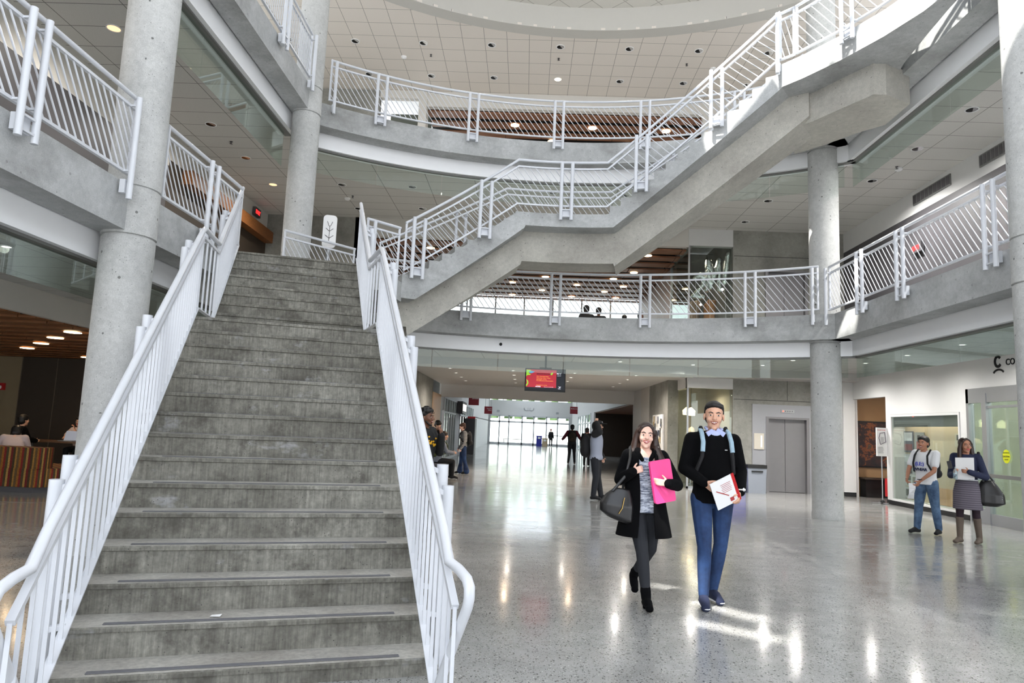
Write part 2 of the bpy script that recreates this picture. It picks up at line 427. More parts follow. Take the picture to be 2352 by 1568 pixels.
# outer roof deck, with unseen slots added to cast sun patches on the floor
def cut(m, holes):     # cuts box-like holes out of a plate
    me = mesh_from('plate', m); o = bpy.data.objects.new('plate', me); COL.objects.link(o); hs = []
    for h in holes:
        ho = bpy.data.objects.new('h', mesh_from('h', h)); COL.objects.link(ho); hs.append(ho)
        b = o.modifiers.new('b','BOOLEAN'); b.operation = 'DIFFERENCE'; b.object = ho; b.solver = 'EXACT'
    dg = bpy.context.evaluated_depsgraph_get(); dg.update(); out = bpy.data.meshes.new_from_object(o.evaluated_get(dg))
    bpy.data.objects.remove(o)
    for ho in hs: bpy.data.objects.remove(ho)
    return out
def slot(ax, ay, bx, by, w):
    a = V((ax,ay,12.76)); b = V((bx,by,12.76)); d = (b-a).normalized(); n_ = V((-d.y,d.x,0)); return M().obox((a+b)/2, d, n_, (0,0,1), (b-a).length/2, w/2, .3)
plate = cut(M().box(-9.2, 9.5, -6.2, 2.0, 12.72, 12.8), [slot(-4.12,1.22,-3.8,.95,.14), slot(-3.88,.62,-3.42,.02,.18), slot(-4.05,-.12,-3.45,-.56,.17), slot(-1.25,.72,-.6,.52,.06)])
struct('ceiling_roof_deck_sun_slots', plate, m_band, sm=False)
m = M(); ringplate(m, 12.72, 12.8, SX, SY, SR+.05, -9.2, 9.5, 2.0, 21)
m.box(-9.2,9.5,21,30,12.72,12.8)
struct('ceiling_roof_deck', m, m_band, sm=False)
# fascias (concrete edge beams)
def fascias(z0, z1, nm, y_l=12.9):
    m = M()
    m.box(XL-.38, XL, -6, y_l+.2, z0, z1); m.box(XR, XR+.38, -6, 14.2, z0, z1)
    m.wall(arc(CR, XL-.1, XR+.2), z0, z1, .38)
    return struct(nm, m, mc_beam)
fascias(3.5, L2+.005, 'trim_concrete_beam_second')
fascias(7.56, L3+.005, 'trim_concrete_beam_third')
def bands(z0, z1, nm):
    m = M(); m.box(XL-.75, XL-.42, -6, 13.4, z0, z1); m.box(XR+.42, XR+.75, -6, 13.9, z0, z1)
    m.wall(arc(CR+.4, XL-.5, XR+.5), z0, z1, .3); return struct(nm, m, m_band)
bands(3.2, 3.55, 'trim_white_bulkhead_ground'); bands(7.24, 7.6, 'trim_white_bulkhead_second')
def track(z, nm):
    m = M(); m.box(XL-.62, XL-.5, -6, 13.4, z-.03, z); m.box(XR+.5, XR+.62, -6, 13.9, z-.03, z)
    m.wall(arc(CR+.47, XL-.55, XR+.55), z-.03, z, .08); return struct(nm, m, m_greytrim)
track(3.2, 'trim_track_ground'); track(7.24, 'trim_track_second')
# hanging glass smoke screens: each pane a part
def baffle(z0, z1, label, pts, n):
    r = root('glass_smoke_screen', (pts[0][0], pts[0][1], z0), label, 'glass screen')
    L = [0]
    for i in range(1, len(pts)): L.append(L[-1] + math.dist(pts[i-1], pts[i]))
    def at(s):
        for i in range(1, len(pts)):
            if s <= L[i] or i == len(pts)-1:
                t = (s-L[i-1])/(L[i]-L[i-1]); return (pts[i-1][0]+(pts[i][0]-pts[i-1][0])*t, pts[i-1][1]+(pts[i][1]-pts[i-1][1])*t)
    for k in range(n):
        a, b = L[-1]*k/n+.008, L[-1]*(k+1)/n-.008
        q = [at(a+(b-a)*i/4) for i in range(5)]
        obj('glass_pane', M().wall(q, z0, z1, .012), m_glassg, r, sm=False)
    return r
baffle(2.78, 3.18, 'curved clear glass smoke screen under the far second-floor gallery', arc(CR+.5, XL-.3, XR+.4), 8)
baffle(6.72, 7.22, 'curved clear glass smoke screen under the far third-floor gallery', arc(CR+.5, XL-.3, XR+.4), 8)
baffle(2.78, 3.18, 'straight glass smoke screen under the left second-floor gallery', [(XL-.56,1),(XL-.56,13.2)], 7)
baffle(6.5, 7.22, 'straight glass smoke screen under the left third-floor gallery', [(XL-.56,1),(XL-.56,13.2)], 7)
baffle(2.78, 3.18, 'straight glass smoke screen under the right second-floor gallery', [(XR+.56,4),(XR+.56,13.9)], 6)
baffle(6.72, 7.22, 'straight glass smoke screen under the right third-floor gallery', [(XR+.56,4),(XR+.56,13.9)], 6)
# columns with cast ring joints
def column(x, y, r, label):
    t = root('concrete_column', (x, y, 0), label, 'column', 'round concrete atrium columns')
    prof = [(r+.012,0),(r+.012,.1),(r,.14)]
    for z in (3.46, L2+.02, 7.52, L3+.02): prof += [(r,z-.012),(r-.018,z-.006),(r-.018,z+.006),(r+(.006 if z in (3.46,7.52) else 0),z+.012)]
    prof += [(r,12.02)]
    obj('column_shaft', M().lathe(prof, (x,y,0), 48), mc_col, t, ang=25)
    return t
column(-4.6, 7.62, .28, 'large round concrete column on the left, standing behind the staircase railing')
column(-4.6, 13.1, .27, 'round concrete column beyond the top of the wide staircase')
column(6.03, 14.1, .29, 'round concrete column right of the elevator, under the high landing')
column(6.05, 8.2, .28, 'round concrete column cut off by the right edge of the photo')

# ------------------------------------------------------------------ railings
def resample(pts):
    P = [V(p) for p in pts]; L = [0]
    for i in range(1,len(P)): L.append(L[-1]+(P[i]-P[i-1]).length)
    def at(s):
        s = max(0,min(L[-1],s))
        for i in range(1,len(P)):
            if s <= L[i]+1e-9: 
                t = (s-L[i-1])/max(1e-9,L[i]-L[i-1]); return P[i-1].lerp(P[i],t)
        return P[-1]
    def nrm(s):
        a = at(s-.02); b = at(s+.02); d = (b-a); d.z = 0; d.normalize(); return V((d.y,-d.x,0))   # right-hand side of travel
    return P, L, at, nrm
PAIR_GAP = .2
def railing(label, pts, posts, side=1, lean=.55, spacing=.118, hr=.97, tr=.84, br=.1, name='balcony_railing', single=(), pz=(-.22,.93),
            vertical=False, hext=(0,0), endbars=True, rbar=.008, group=None, hpath=None, bflat=False, rpost=.032, off=.1, rhand=.025, zfloor=None):
    """pts: plan path with floor height z; posts: distances of the post pairs; side=+1 posts stand to the right of travel"""
    P, L, at, nrm = resample(pts)
    t = root(name, tuple(at(0)), label, 'railing', group)
    T = L[-1]; K = max(2, int(T/.25)); S = sorted(set([T*i/K for i in range(K+1)] + L))
    up = lambda h: [at(s)+V((0,0,h)) for s in S]
    h = hpath or up(hr)
    obj('handrail', M().tube(h, rhand, 12), m_paint, t)
    obj('top_rail', M().rsweep(up(tr), .04, .03), m_paint, t, ang=30)
    bp = [q for q in up(br) if zfloor is None or q.z > zfloor+.02]
    obj('bottom_rail', M().rsweep(bp, .05 if bflat else .04, .012 if bflat else .03), m_paint, t, ang=30)
    if endbars:
        for s in (0.02, T-.02):
            a = at(s); obj('end_bar', M().bar(a+V((0,0,br)), a+V((0,0,hr-.02)), .035, .035), m_paint, t)
    H = tr-br; n = int((T+abs(lean))/spacing)
    made = 0
    for k in range(n+1):
        s0 = -lean + k*spacing if lean > 0 else k*spacing        # s at the top rail
        s1 = s0 + lean
        ta, tb = 0.0, 1.0
        if s1 != s0:
            for lim in (0.0, T):
                tt = (lim-s0)/(s1-s0)
                if s0 < 0 and lim == 0: ta = max(ta, tt)
                if s0 > T and lim == T: ta = max(ta, tt)
                if s1 > T and lim == T: tb = min(tb, tt)
                if s1 < 0 and lim == 0: tb = min(tb, tt)
        if tb-ta < .04: continue
        def q(u): s = s0+(s1-s0)*u; return at(s)+V((0,0,tr-H*u))
        m = M()
        if bflat:
            qa, qb = q(ta), q(tb); qb.z = max(qb.z, zfloor or 0)
            if qa.z-qb.z < .05: continue
            m.bar(qa, qb, .021, .007, up=(at(s0+.05)-at(s0-.05)).normalized())
        else: m.tube([q(ta), q((ta+tb)/2), q(tb)], rbar, 6)
        obj('baluster', m, m_paint, t); made += 1
    for s in list(posts)+list(single):
        pr = s in posts; c = at(s); nn = nrm(s)*side; d = V((-nn.y,nn.x,0))
        cs = (-PAIR_GAP/2, PAIR_GAP/2) if pr else (0,)
        for e in cs:
            zc = at(s+e).z if pr else c.z
            b = V((c.x,c.y,0)) + d*e + nn*off
            dd = 0
            obj('post', M().tube([(b.x,b.y,c.z+pz[0]), (b.x,b.y,c.z+pz[1]+ (0))], rpost, 16), m_paint, t, ang=50)
            for zz in (tr, br): obj('post_bracket', M().bar((b.x,b.y,c.z+zz), V((b.x,b.y,c.z+zz))-nn*off, .025, .02), m_paint, t)
        bc = V((c.x,c.y,c.z)) + nn*off
        if pr:
            for zz in (pz[0]+.07, pz[0]+.2): obj('post_rung', M().bar(bc+V((0,0,zz))-d*PAIR_GAP/2, bc+V((0,0,zz))+d*PAIR_GAP/2, .03, .02), m_paint, t)
        m = M()
        pc = V((c.x,c.y,c.z+pz[0]+.14))+nn*off*.3
        m.obox(pc, d, nn, (0,0,1), .08 if pr else .03, off*.3, .075)
        obj('anchor_plate', m, m_paint, t)
    return t
def circ(z, x0, x1, n=36, r=CR-.03):   # path along the curved gallery edge
    return [(x, y, z) for x, y in arc(r, x0, x1, n)]
def s_at_x(path, x):
    s = 0
    for i in range(1,len(path)):
        a, b = path[i-1], path[i]; d = math.dist(a, b)
        if (a[0]-x)*(b[0]-x) <= 0: return s + d*abs(x-a[0])/max(1e-6,abs(b[0]-a[0]))
        s += d
    return s
# travel left to right, atrium side (towards camera) is to the right of travel
p = circ(L3, -4.36, 5.75)
railing('curved white railing along the far third-floor gallery', p, [s_at_x(p,x) for x in (-3.4,-1.45,.5,2.45,4.4)], single=[.1], spacing=.122)
p = circ(L2, -3.3, 5.75)
railing('curved white railing along the far second-floor gallery, left of the right-hand column', p, [s_at_x(p,x) for x in (-1.4,.56,2.52,4.6)], single=[s_at_x(p,5.66)], spacing=.122)
# right galleries: travel away from the far column towards the camera, atrium is on the right of travel
railing('straight white railing of the right second-floor gallery', [(XR-.03,13.74,L2),(XR-.03,8.52,L2)], [1.45,2.8,4.95], single=[.06], hext=(0,0))
railing('straight white railing of the right third-floor gallery', [(XR-.03,9.2,L3),(XR-.03,8.52,L3)], [.35])
# left galleries: travel towards the far end, atrium on the right
railing('near white railing of the left second-floor gallery, in front of the left column', [(XL+.03,2.6,L2),(XL+.03,7.28,L2)], [1.05,3.0], single=[4.55], rbar=.0105)
railing('white railing of the left second-floor gallery between column and stair top', [(XL+.03,7.95,L2),(XL+.03,10.2,L2)], [1.1], rbar=.0095)
railing('near white railing of the left third-floor gallery', [(XL+.03,3.0,L3),(XL+.03,7.3,L3)], [1.3,3.3])
railing('white railing of the left third-floor gallery ending at the middle column', [(XL+.03,7.95,L3),(XL+.03,12.72,L3)], [1.2,3.15], single=[4.7])

# ------------------------------------------------------------------ main staircase
SA = .324; FW = V((-math.sin(SA), math.cos(SA), 0)); RT = V((math.cos(SA), math.sin(SA), 0))
S0 = V((-3.690, 7.503, 0)); SW, ST, SRI, SD = 1.993, .282, .1771, .837
ZL = 2.586
def sp(u, v, z): q = S0 + RT*u + FW*v; return V((q.x, q.y, z))
st = root('concrete_staircase', tuple(sp(SW/2, -14*ST, 0)), 'wide worn concrete staircase rising from the foreground to the second floor', 'staircase')
def step_mesh(u0, u1, v0, v1, z, zb):
    m = M(); nz = .03
    prof = [(v0, zb), (v0+.004, z-.035), (v0-.012, z-.03), (v0-.014, z-.008), (v0-.004, z), (v1+.02, z), (v1+.02, zb)]
    n = len(prof); vs = [sp(u0, a, b) for a, b in prof] + [sp(u1, a, b) for a, b in prof]
    m.mi = []; m.add(vs, [tuple(range(n-1,-1,-1)), tuple(range(n,2*n))] + [(i,(i+1)%n,n+(i+1)%n,n+i) for i in range(n)])
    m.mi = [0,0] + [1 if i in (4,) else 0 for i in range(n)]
    return m
for k in range(14, -1, -1):
    z = ZL - k*SRI; v0 = -k*ST
    v1 = v0+ST if k else SD
    m = step_mesh(-.04, SW+.04, v0, v1, z, max(0, z-.42))
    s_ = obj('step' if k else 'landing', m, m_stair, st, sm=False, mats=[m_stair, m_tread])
    obj('anti_slip_strip', M().add([sp(.16,v0+.03,z+.002), sp(SW-.16,v0+.03,z+.002), sp(SW-.16,v0+.07,z+.002), sp(.16,v0+.07,z+.002),
        sp(.16,v0+.03,z+.005), sp(SW-.16,v0+.03,z+.005), sp(SW-.16,v0+.07,z+.005), sp(.16,v0+.07,z+.005)], [(3,2,1,0),(4,5,6,7),(0,1,5,4),(1,2,6,5),(2,3,7,6),(3,0,4,7)]), m_nose, s_, sm=False)
for k in range(8):
    z = ZL + (k+1)*SRI; v0 = SD + k*ST
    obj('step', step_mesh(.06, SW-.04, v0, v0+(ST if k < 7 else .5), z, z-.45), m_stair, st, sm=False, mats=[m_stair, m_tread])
# sloping concrete waist under both flights
def waist(u0, u1):
    pr = [(-2.6, ZL-2.6*SRI/ST-.66), (0+.3, ZL-.62), (SD-.1, ZL-.5), (SD+8*ST+.2, L2-.5), (SD+8*ST+.2, L2-.3), (SD+.15, ZL-.34), (0, ZL-.40), (-2.6, ZL-2.6*SRI/ST-.44)]
    n = len(pr); m = M(); vs = [sp(u0,a,b) for a,b in pr]+[sp(u1,a,b) for a,b in pr]
    m.add(vs, [tuple(range(n-1,-1,-1)), tuple(range(n,2*n))] + [(i,(i+1)%n,n+(i+1)%n,n+i) for i in range(n)]); return m
obj('waist_slab', waist(.1, SW-.1), mc_soff, st, sm=False)
# landing platform at second floor
m = M(); tl = sp(-.2, SD+8*ST-.02, 0); 
plat = [(-4.52,10.15),(sp(0,SD+7*ST+.3,0).x, sp(0,SD+7*ST+.3,0).y),(sp(SW,SD+7*ST+.3,0).x, sp(SW,SD+7*ST+.3,0).y),(-2.42,11.15),(-2.3,12.15),(-3.05,13.55),(-3.5,13.72),(-4.52,12.5)]
m.prism(plat, L2-.34, L2+.002); struct('floor_stair_platform', m, mc_beam, sm=False)
# main stair railings: path follows the flights
def stair_rail(u, uu, side, label, hend):
    K = SRI/ST; vb = -4.62
    path = [sp(u, vb, ZL+vb*K+.02), sp(u, .05, ZL+.05), sp(uu, SD-.18, ZL+.02), sp(uu, SD+8*ST-.1, L2+.08)]
    P, L, at, nrm = resample(path)
    s0 = .20*math.sqrt(1+K*K)
    hp = [at(s0+(L[-1]-s0)*i/44)+V((0,0,.97)) for i in range(45)]
    e = 1 if side > 0 else -1
    pre = [sp(u+.0*e,-4.26,.0), sp(u+.02*e,-4.46,.27), sp(u+.05*e,-4.69,.58), sp(u+.05*e,-4.715,.63), sp(u+.05*e,-4.71,.68), sp(u+.045*e,-4.67,.715), sp(u+.03*e,-4.55,.74), sp(u,-4.44,.76)]
    hp = pre + hp[1:]
    r_ = railing(label, path, [], side=side, lean=0, spacing=.158, hr=.97, tr=.86, br=.05, name='stair_railing', endbars=False, hpath=hp, bflat=True, rhand=.028, zfloor=0.0)
    for vc in (-3.62, -1.88, -.15, SD+1.2):
        for e2 in (-.1, .1):
            v_ = vc+e2; z = ZL+v_*K if v_ < 0 else (ZL if v_ < SD else ZL+(v_-SD)*K+.15)
            ux = u if vc < 0 else uu
            c = sp(ux+.13*e, v_, 0); i_ = sp(ux, v_, 0)
            obj('post', M().tube([(c.x, c.y, max(0,z-.5)), (c.x, c.y, z+.86)], .04, 18), m_paint, r_, ang=50)
            obj('post_bracket', M().bar((c.x, c.y, z+.80), (i_.x, i_.y, z+.86), .04, .03), m_paint, r_); obj('post_bracket', M().bar((c.x, c.y, z+.04), (i_.x, i_.y, z+.06), .04, .03), m_paint, r_)
    return r_
le = [V((-4.62,10.1,L2+1.04)), V((-4.66,9.95,L2+.98)), V((-4.60,9.85,L2+.97)), V((XL+.03,9.7,L2+.97))]
stair_rail(0.0, .1, -1, 'left white railing of the wide concrete staircase', None)
stair_rail(SW, SW-.08, 1, 'right white railing of the wide concrete staircase', None)

# ------------------------------------------------------------------ upper curved staircase
R2 = .1616
A = V((-2.30,12.15)); B = V((-.34,12.74)); C_ = V((1.45,12.88)); D = V((4.24,11.60))
pts2 = np.array([A, B, C_, D]); cf = np.polyfit(pts2[:,0], pts2[:,1], 2)
yy = lambda x: float(np.polyval(cf, x))
def nrm2(x): g = float(np.polyval(np.polyder(cf), x)); v = V((-g, 1)).normalized(); return v
W2 = 1.6
def q2(x, off, z): n_ = nrm2(x); return V((x+n_.x*off, yy(x)+n_.y*off, z))
nos = []            # nosing x of every riser with the tread height above it
for i in range(10): nos.append((A.x + (B.x-A.x)*i/9.0, L2 + R2*(i+1)))
for i in range(15): nos.append((C_.x + (D.x-C_.x)*i/14.0, L2 + R2*(11+i)))
s2 = root('curved_concrete_staircase', (A.x, A.y, L2), 'curved concrete staircase on a deep beam bridging from second to third floor', 'staircase')
for i, (x, z) in enumerate(nos):
    if i == len(nos)-1: break
    x1 = nos[i+1][0]; K = 4 if i != 9 else 12
    m = M(); f = [q2(x+(x1-x)*k/K, .0, 0) for k in range(K+1)]; b = [q2(x+(x1-x)*k/K, W2, 0) for k in range(K+1)]
    m.prism([(v.x,v.y) for v in f] + [(v.x,v.y) for v in reversed(b)], z-R2-.06, z)
    obj('landing' if i == 9 else 'step', m, mc_beam, s2, sm=False)
# sloping side strings (full slab) and spine beam as swept sections
def sweep2(xs, ztop, zbot, o0, o1, name, mat):
    m = M(); vs = []
    for x, a, b in zip(xs, ztop, zbot): vs += [q2(x,o0,b), q2(x,o1,b), q2(x,o1,a), q2(x,o0,a)]
    n = len(xs); fs = [(i*4+j, i*4+(j+1)%4, i*4+4+(j+1)%4, i*4+4+j) for i in range(n-1) for j in range(4)] + [(3,2,1,0), tuple((n-1)*4+j for j in range(4))]
    m.add(vs, fs); return obj(name, m, mat, s2, ang=20)
def zline(x):        # underside pitch line just below the inner corners
    if x <= B.x: return L2 + R2*10*(x-A.x)/(B.x-A.x)
    if x <= C_.x: return L2 + R2*10
    return L2 + R2*10 + R2*14*(x-C_.x)/(D.x-C_.x)
def seg(x0, x1, n): return [x0+(x1-x0)*i/n for i in range(n+1)]
XS = seg(A.x-.05, A.x+.22, 2) + seg(A.x+.24, B.x+.18, 12) + seg(B.x+.2, C_.x+.06, 8) + seg(C_.x+.08, D.x+.3, 18)
zb = []
for x in XS:
    if x < A.x+.23: zb.append(L2-.27)
    elif x < B.x+.19: zb.append(L2-.27 + (x-(A.x+.23))*(R2*10/(B.x-A.x))*1.0)
    elif x < C_.x+.07: zb.append(L2+R2*10-.26)
    else: zb.append(L2+R2*10-.26+(x-C_.x-.07)*(R2*14.2/(D.x-C_.x)))
zt = [max(b+.06, zline(x)-.02+ (0)) if x > A.x+.1 else L2-.02 for x, b in zip(XS, zb)]
zt = [min(t, 8.02) for t in zt]
sweep2(XS, zt, zb, 0.0, W2, 'stair_slab', mc_beam)
bt = [b+.02 for b in zb]
def zbeam(x):
    if x < A.x+.45: return L2-.78
    k1 = R2*10/(B.x-A.x)
    return None
bb = []
for x, b in zip(XS, zb):
    if x < A.x+.23: bb.append(L2-.72)
    elif x < B.x+.19: bb.append(b-.62)
    elif x < C_.x+.07: bb.append(b-.60)
    else: bb.append(b-.66)
sweep2(XS, bt, bb, .42, 1.18, 'spine_beam', mc_soff)
# railings of the curved stair
def path2(off, dz=0):
    out = []
    out.append(q2(A.x, off, L2+.12))
    for i in range(1, 13): x = A.x + (B.x+.02-A.x)*i/12; out.append(q2(x, off, L2+.12+(R2*10-.08)*i/12))
    for i in range(1, 7): x = B.x+.02 + (C_.x-.05-B.x-.02)*i/6; out.append(q2(x, off, L2+R2*10+.04))
    for i in range(1, 17): x = C_.x-.05 + (D.x+.02-C_.x+.05)*i/16; out.append(q2(x, off, L2+R2*10+.04+(R2*15-.02)*i/16))
    return out
pf = path2(-.03)
xs_posts = [-2.08, -.92, .62, 2.02, 3.3]
railing('front white railing of the curved upper staircase', pf, [s_at_x(pf,x) for x in xs_posts], name='stair_railing', spacing=.124, single=[s_at_x(pf,4.22)], pz=(-.2,.92), rpost=.034)
pb = path2(W2+.03)
railing('back white railing of the curved upper staircase', pb, [s_at_x(pb,x) for x in (-1.5,.7,3.0)], side=-1, name='stair_railing', spacing=.124, pz=(-.2,.92), lean=.55)
# platform railings
railing('short white railing between the wide staircase and the curved staircase', [(-2.84,11.5,L2),(-2.36,12.02,L2)], [], single=[.1], endbars=True)
railing('white railing at the back of the stair platform, in front of the middle column', [(-4.6,12.42,L2),(-3.58,13.66,L2)], [])
# curved high landing joining the stair to the third floor
out_ = [(4.24,11.60),(4.50,11.25),(4.86,10.66),(5.20,9.95),(5.43,9.3),(5.56,8.6),(5.62,8.0)]
inn_ = [(5.70,8.0),(5.72,8.6),(5.74,9.2),(5.80,9.85),(5.9,10.7),(6.02,11.2)]
m = M(); m.prism(out_ + inn_ + [(6.02,13.7),(5.0,13.4),(4.95,13.0)], L3-.42, L3+.003)
struct('floor_high_landing', m, mc_beam, ang=20)
m = M(); m.prism([(4.60,12.1),(4.86,11.75),(5.15,11.2),(5.42,10.72),(5.62,10.72),(6.15,11.0),(6.15,11.8),(5.8,12.2),(5.5,12.7),(5.1,13.2)], L3-.95, L3-.40)
struct('trim_landing_beam', m, mc_soff, sm=False)
pp = [(x,y,L3) for x,y in [(4.44,11.38),(4.84,10.72),(5.18,10.0),(5.41,9.35),(5.54,8.65)]]
railing('curved white railing of the sunlit high landing', pp, [1.05], spacing=.14, side=1)
railing('short white railing where the curved stair meets the high landing', [(4.24,11.62,L3),(4.43,11.40,L3)], [], spacing=.1, lean=.2)
# ------------------------------------------------------------------ back and side walls
def wallbox(nm, x0,x1,y0,y1,z0,z1, mat): return struct(nm, M().box(x0,x1,y0,y1,z0,z1), mat, sm=False)
# elevator wall, board-formed concrete, openings for the lift doors on both floors
def liftwall(z0, z1, zt, nm):
    m = M(); m.box(6.02,7.0,YB,YB+.3,z0,z1); m.box(8.18,9.3,YB,YB+.3,z0,z1); m.box(7.0,8.18,YB,YB+.3,zt,z1)
    struct(nm, m, mc_wall, sm=False)
liftwall(0, 3.42, 2.12, 'wall_elevator_ground'); liftwall(L2, 7.7, L2+2.5, 'wall_elevator_second')
m = M()
for z in (2.62, L2+2.9): m.box(6.05,9.3,YB-.002,YB+.0,z-.008,z+.008)
for x in (7.6,): m.box(x-.006,x+.006,YB-.002,YB,2.64,3.4)
struct('trim_formwork_joints', m, m_groove, sm=False)
m = M(); m.box(6.58,6.98,YB-.03,YB,0,2.5); m.box(8.2,9.0,YB-.03,YB,0,2.5); m.box(6.98,8.2,YB-.03,YB,2.14,2.5)
struct('trim_elevator_surround', m, m_surr, sm=False)
wallbox('wall_lift_shaft', 6.9,8.4,YB+.35,YB+.4,0,7.6, m_darkg)
def lift(z, h, label):
    t = root('elevator_door', (7.59,YB,z), label, 'elevator')
    obj('door_panel', M().box(7.05,7.555,YB+.1,YB+.13,z+.01,z+h-.05), m_dgrey, t, sm=False)
    obj('door_panel', M().box(7.565,8.13,YB+.1,YB+.13,z+.01,z+h-.05), m_dgrey, t, sm=False)
    m = M(); m.box(6.97,7.05,YB-.05,YB+.14,z,z+h); m.box(8.13,8.21,YB-.05,YB+.14,z,z+h); m.box(7.05,8.13,YB-.05,YB+.14,z+h-.06,z+h)
    obj('door_frame', m, m_dgrey, t, sm=False)
lift(0, 2.15, 'closed grey two-leaf elevator door on the ground floor'); lift(L2, 2.5, 'closed dark elevator door on the second floor, behind the gallery railing')
t = root('floor_indicator', (7.55,YB-.03,2.32), 'small elevator floor indicator strip with one red lamp', 'indicator')
obj('housing', M().box(7.4,7.78,YB-.055,YB-.03,2.28,2.37), m_alu, t, sm=False)
for i in range(5): obj('lamp', M().ell((7.46+i*.065,YB-.057,2.325),(.018,.006,.018)), emit('red_lamp',(255,60,40),8) if i == 0 else m_dgrey, t)
t = root('call_panel', (8.55,YB-.03,1.2), 'elevator call button plate beside the concrete column', 'call panel')
obj('plate', M().box(8.48,8.60,YB-.05,YB-.03,1.3,1.62), m_dgrey, t, sm=False); obj('button', M().ell((8.54,YB-.052,1.42),(.03,.01,.03)), m_alu, t)
t = root('wall_notice_panel', (6.76,YB-.03,1.4), 'beige framed panel on the grey wall left of the elevator', 'panel')
obj('frame', M().box(6.62,6.90,YB-.06,YB-.03,1.2,1.66), flat('beige_frame',(198,192,178),.5,0,.02), t, sm=False)
obj('pale_strip', M().box(6.80,6.85,YB-.066,YB-.058,1.26,1.60), m_white, t, sm=False)
# bins
def bin_(x, y, mat, w, h, label, cat):
    t = root('recycling_bin', (x,y,0), label, cat)
    m = M(); pr = [(-w*.45,0),(w*.45,0),(w*.5,h-.08),(-w*.5,h-.08)]
    vs = [(x+a, y-.14*(.9 if b == 0 else 1), b) for a, b in pr] + [(x+a, y+.14, b) for a, b in pr]
    m.add(vs, [(0,1,2,3),(7,6,5,4),(0,4,5,1),(1,5,6,2),(2,6,7,3),(3,7,4,0)]); obj('body', m, mat, t, sm=False)
    m = M(); m.rounded(x-w*.53,x+w*.53,y-.16,y+.16,h-.09,h,.03); obj('lid', m, m_blackp if mat != m_blue else m_blue, t)
    m = M(); m.box(x-w*.3,x+w*.3,y-.165,y-.14,h-.2,h-.16); obj('slot', m, m_blackp, t, sm=False)
bin_(6.48, 19.8, m_greyp, .52, .78, 'tall grey bin with black lid beside the elevator', 'bin')
bin_(6.02, 19.95, m_blue, .42, .78, 'blue recycling bin half hidden behind the man in the black sweater', 'bin')
# corner glass room with white bulkhead, both floors
for z0, z1, zt, nm in ((0,3.2,2.9,'ground'),(L2,7.7,7.17,'second')):
    m = M(); m.box(4.7,6.02,YB-.02,YB+.2,zt,z1); m.box(4.7,4.85,YB+.1,24.0,zt,z1); struct('trim_glass_room_bulkhead_'+nm, m, m_wallw, sm=False)
    t = root('glass_display_room', (4.7,YB,z0), 'glass-walled display room corner on the %s floor' % nm, 'glass wall')
    obj('glass_pane', M().box(4.78,6.0,YB+.04,YB+.055,z0,zt), m_glass, t, sm=False)
    obj('glass_pane', M().box(4.72,4.735,YB+.06,23.0,z0,zt), m_glassg, t, sm=False)
    obj('frame', M().box(4.7,4.75,YB+.02,YB+.07,z0,zt).box(4.7,4.76,22.95,23.05,z0,zt).box(4.7,6.02,YB+.02,YB+.08,z0,z0+.06), m_alu, t, sm=False)
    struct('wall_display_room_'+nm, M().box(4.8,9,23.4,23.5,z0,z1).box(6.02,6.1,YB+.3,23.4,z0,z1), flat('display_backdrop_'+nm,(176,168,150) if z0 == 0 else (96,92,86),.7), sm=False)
# dresses on stands and paper shapes in the display room
for i,(x,y,h,c,lb) in enumerate(((5.05,21.4,1.75,(226,206,180),'pale paper costume glowing in the ground-floor display room'),(5.5,21.6,1.5,(150,170,160),'grey-green paper costume right of the pale one in the display room'),(5.25,22.4,1.3,(140,40,40),'red costume standing at the back of the glass display room'))):
    t = root('display_costume', (x,y,0), lb, 'costume')
    prof = [(.0,h),(.08,h-.03),(.16,h-.15),(.10,h-.4),(.14,h-.55),(.24,h-.9),(.3,.5),(.0,.5)]
    m = M().lathe(prof,(x,y,0),14); m.v = [(a+.05*math.sin(9*b+5*c_), b+.05*math.cos(8*a+4*c_), c_+.04*math.sin(14*a)) for a,b,c_ in m.v]
    obj('fabric', m, flat('costume_cloth_%d'%i, c, .8, 0, .2, 9), t); obj('stand', M().tube([(x,y,0),(x,y,.6)],.015).lathe([(.15,0),(.15,.02),(0,.03)],(x,y,0),16), m_alu, t)
for x,y,z,lb in ((4.95,21.0,2.25,'left of two small warm pendant lamps in the display room'),(5.1,22.2,2.3,'right of two small warm pendant lamps in the display room')):
    t = root('pendant_lamp', (x,y,z), lb, 'lamp'); obj('shade', M().lathe([(.02,.1),(.13,.0),(.12,-.14),(.0,-.14)],(x,y,z),16), m_light_on, t); obj('cord', M().tube([(x,y,z+.1),(x,y,3.2)],.005,5), m_blackp, t)
# foil balloons upstairs
m_foil = flat('silver_foil', (225,228,230), .12, 1, .0)
_n = N('crinkled_silver_foil'); _n.base((.8,.82,.83,1)); _n.set(Metallic=1.0, Roughness=.1); _n.bump(_n.noise(9,4,.7), .6, .05); m_foil = _n.m
def balloon(paths, r, label):
    m = M()
    for P in paths: m.chain(P, [r]*len(P))
    t = tag(obj('foil_balloon', remesh(m, .03, 3), m_foil), label, 'balloon', 'silver foil letter balloons')
    c = V(paths[0][0]); o = M().tube([(c.x,c.y,c.z),(c.x+.1,c.y,L2+.05)],.004,4); s = obj('string', o, m_white, t)
yb = 21.0
def zz(v): return L2+v
balloon([[(5.05,yb,zz(2.3)),(5.2,yb,zz(2.42)),(5.33,yb,zz(2.3)),(5.3,yb,zz(2.1)),(5.0,yb,zz(1.75)),(5.3,yb,zz(1.72))]], .085, 'leftmost silver foil balloon, curled like a numeral, behind the second-floor glass')
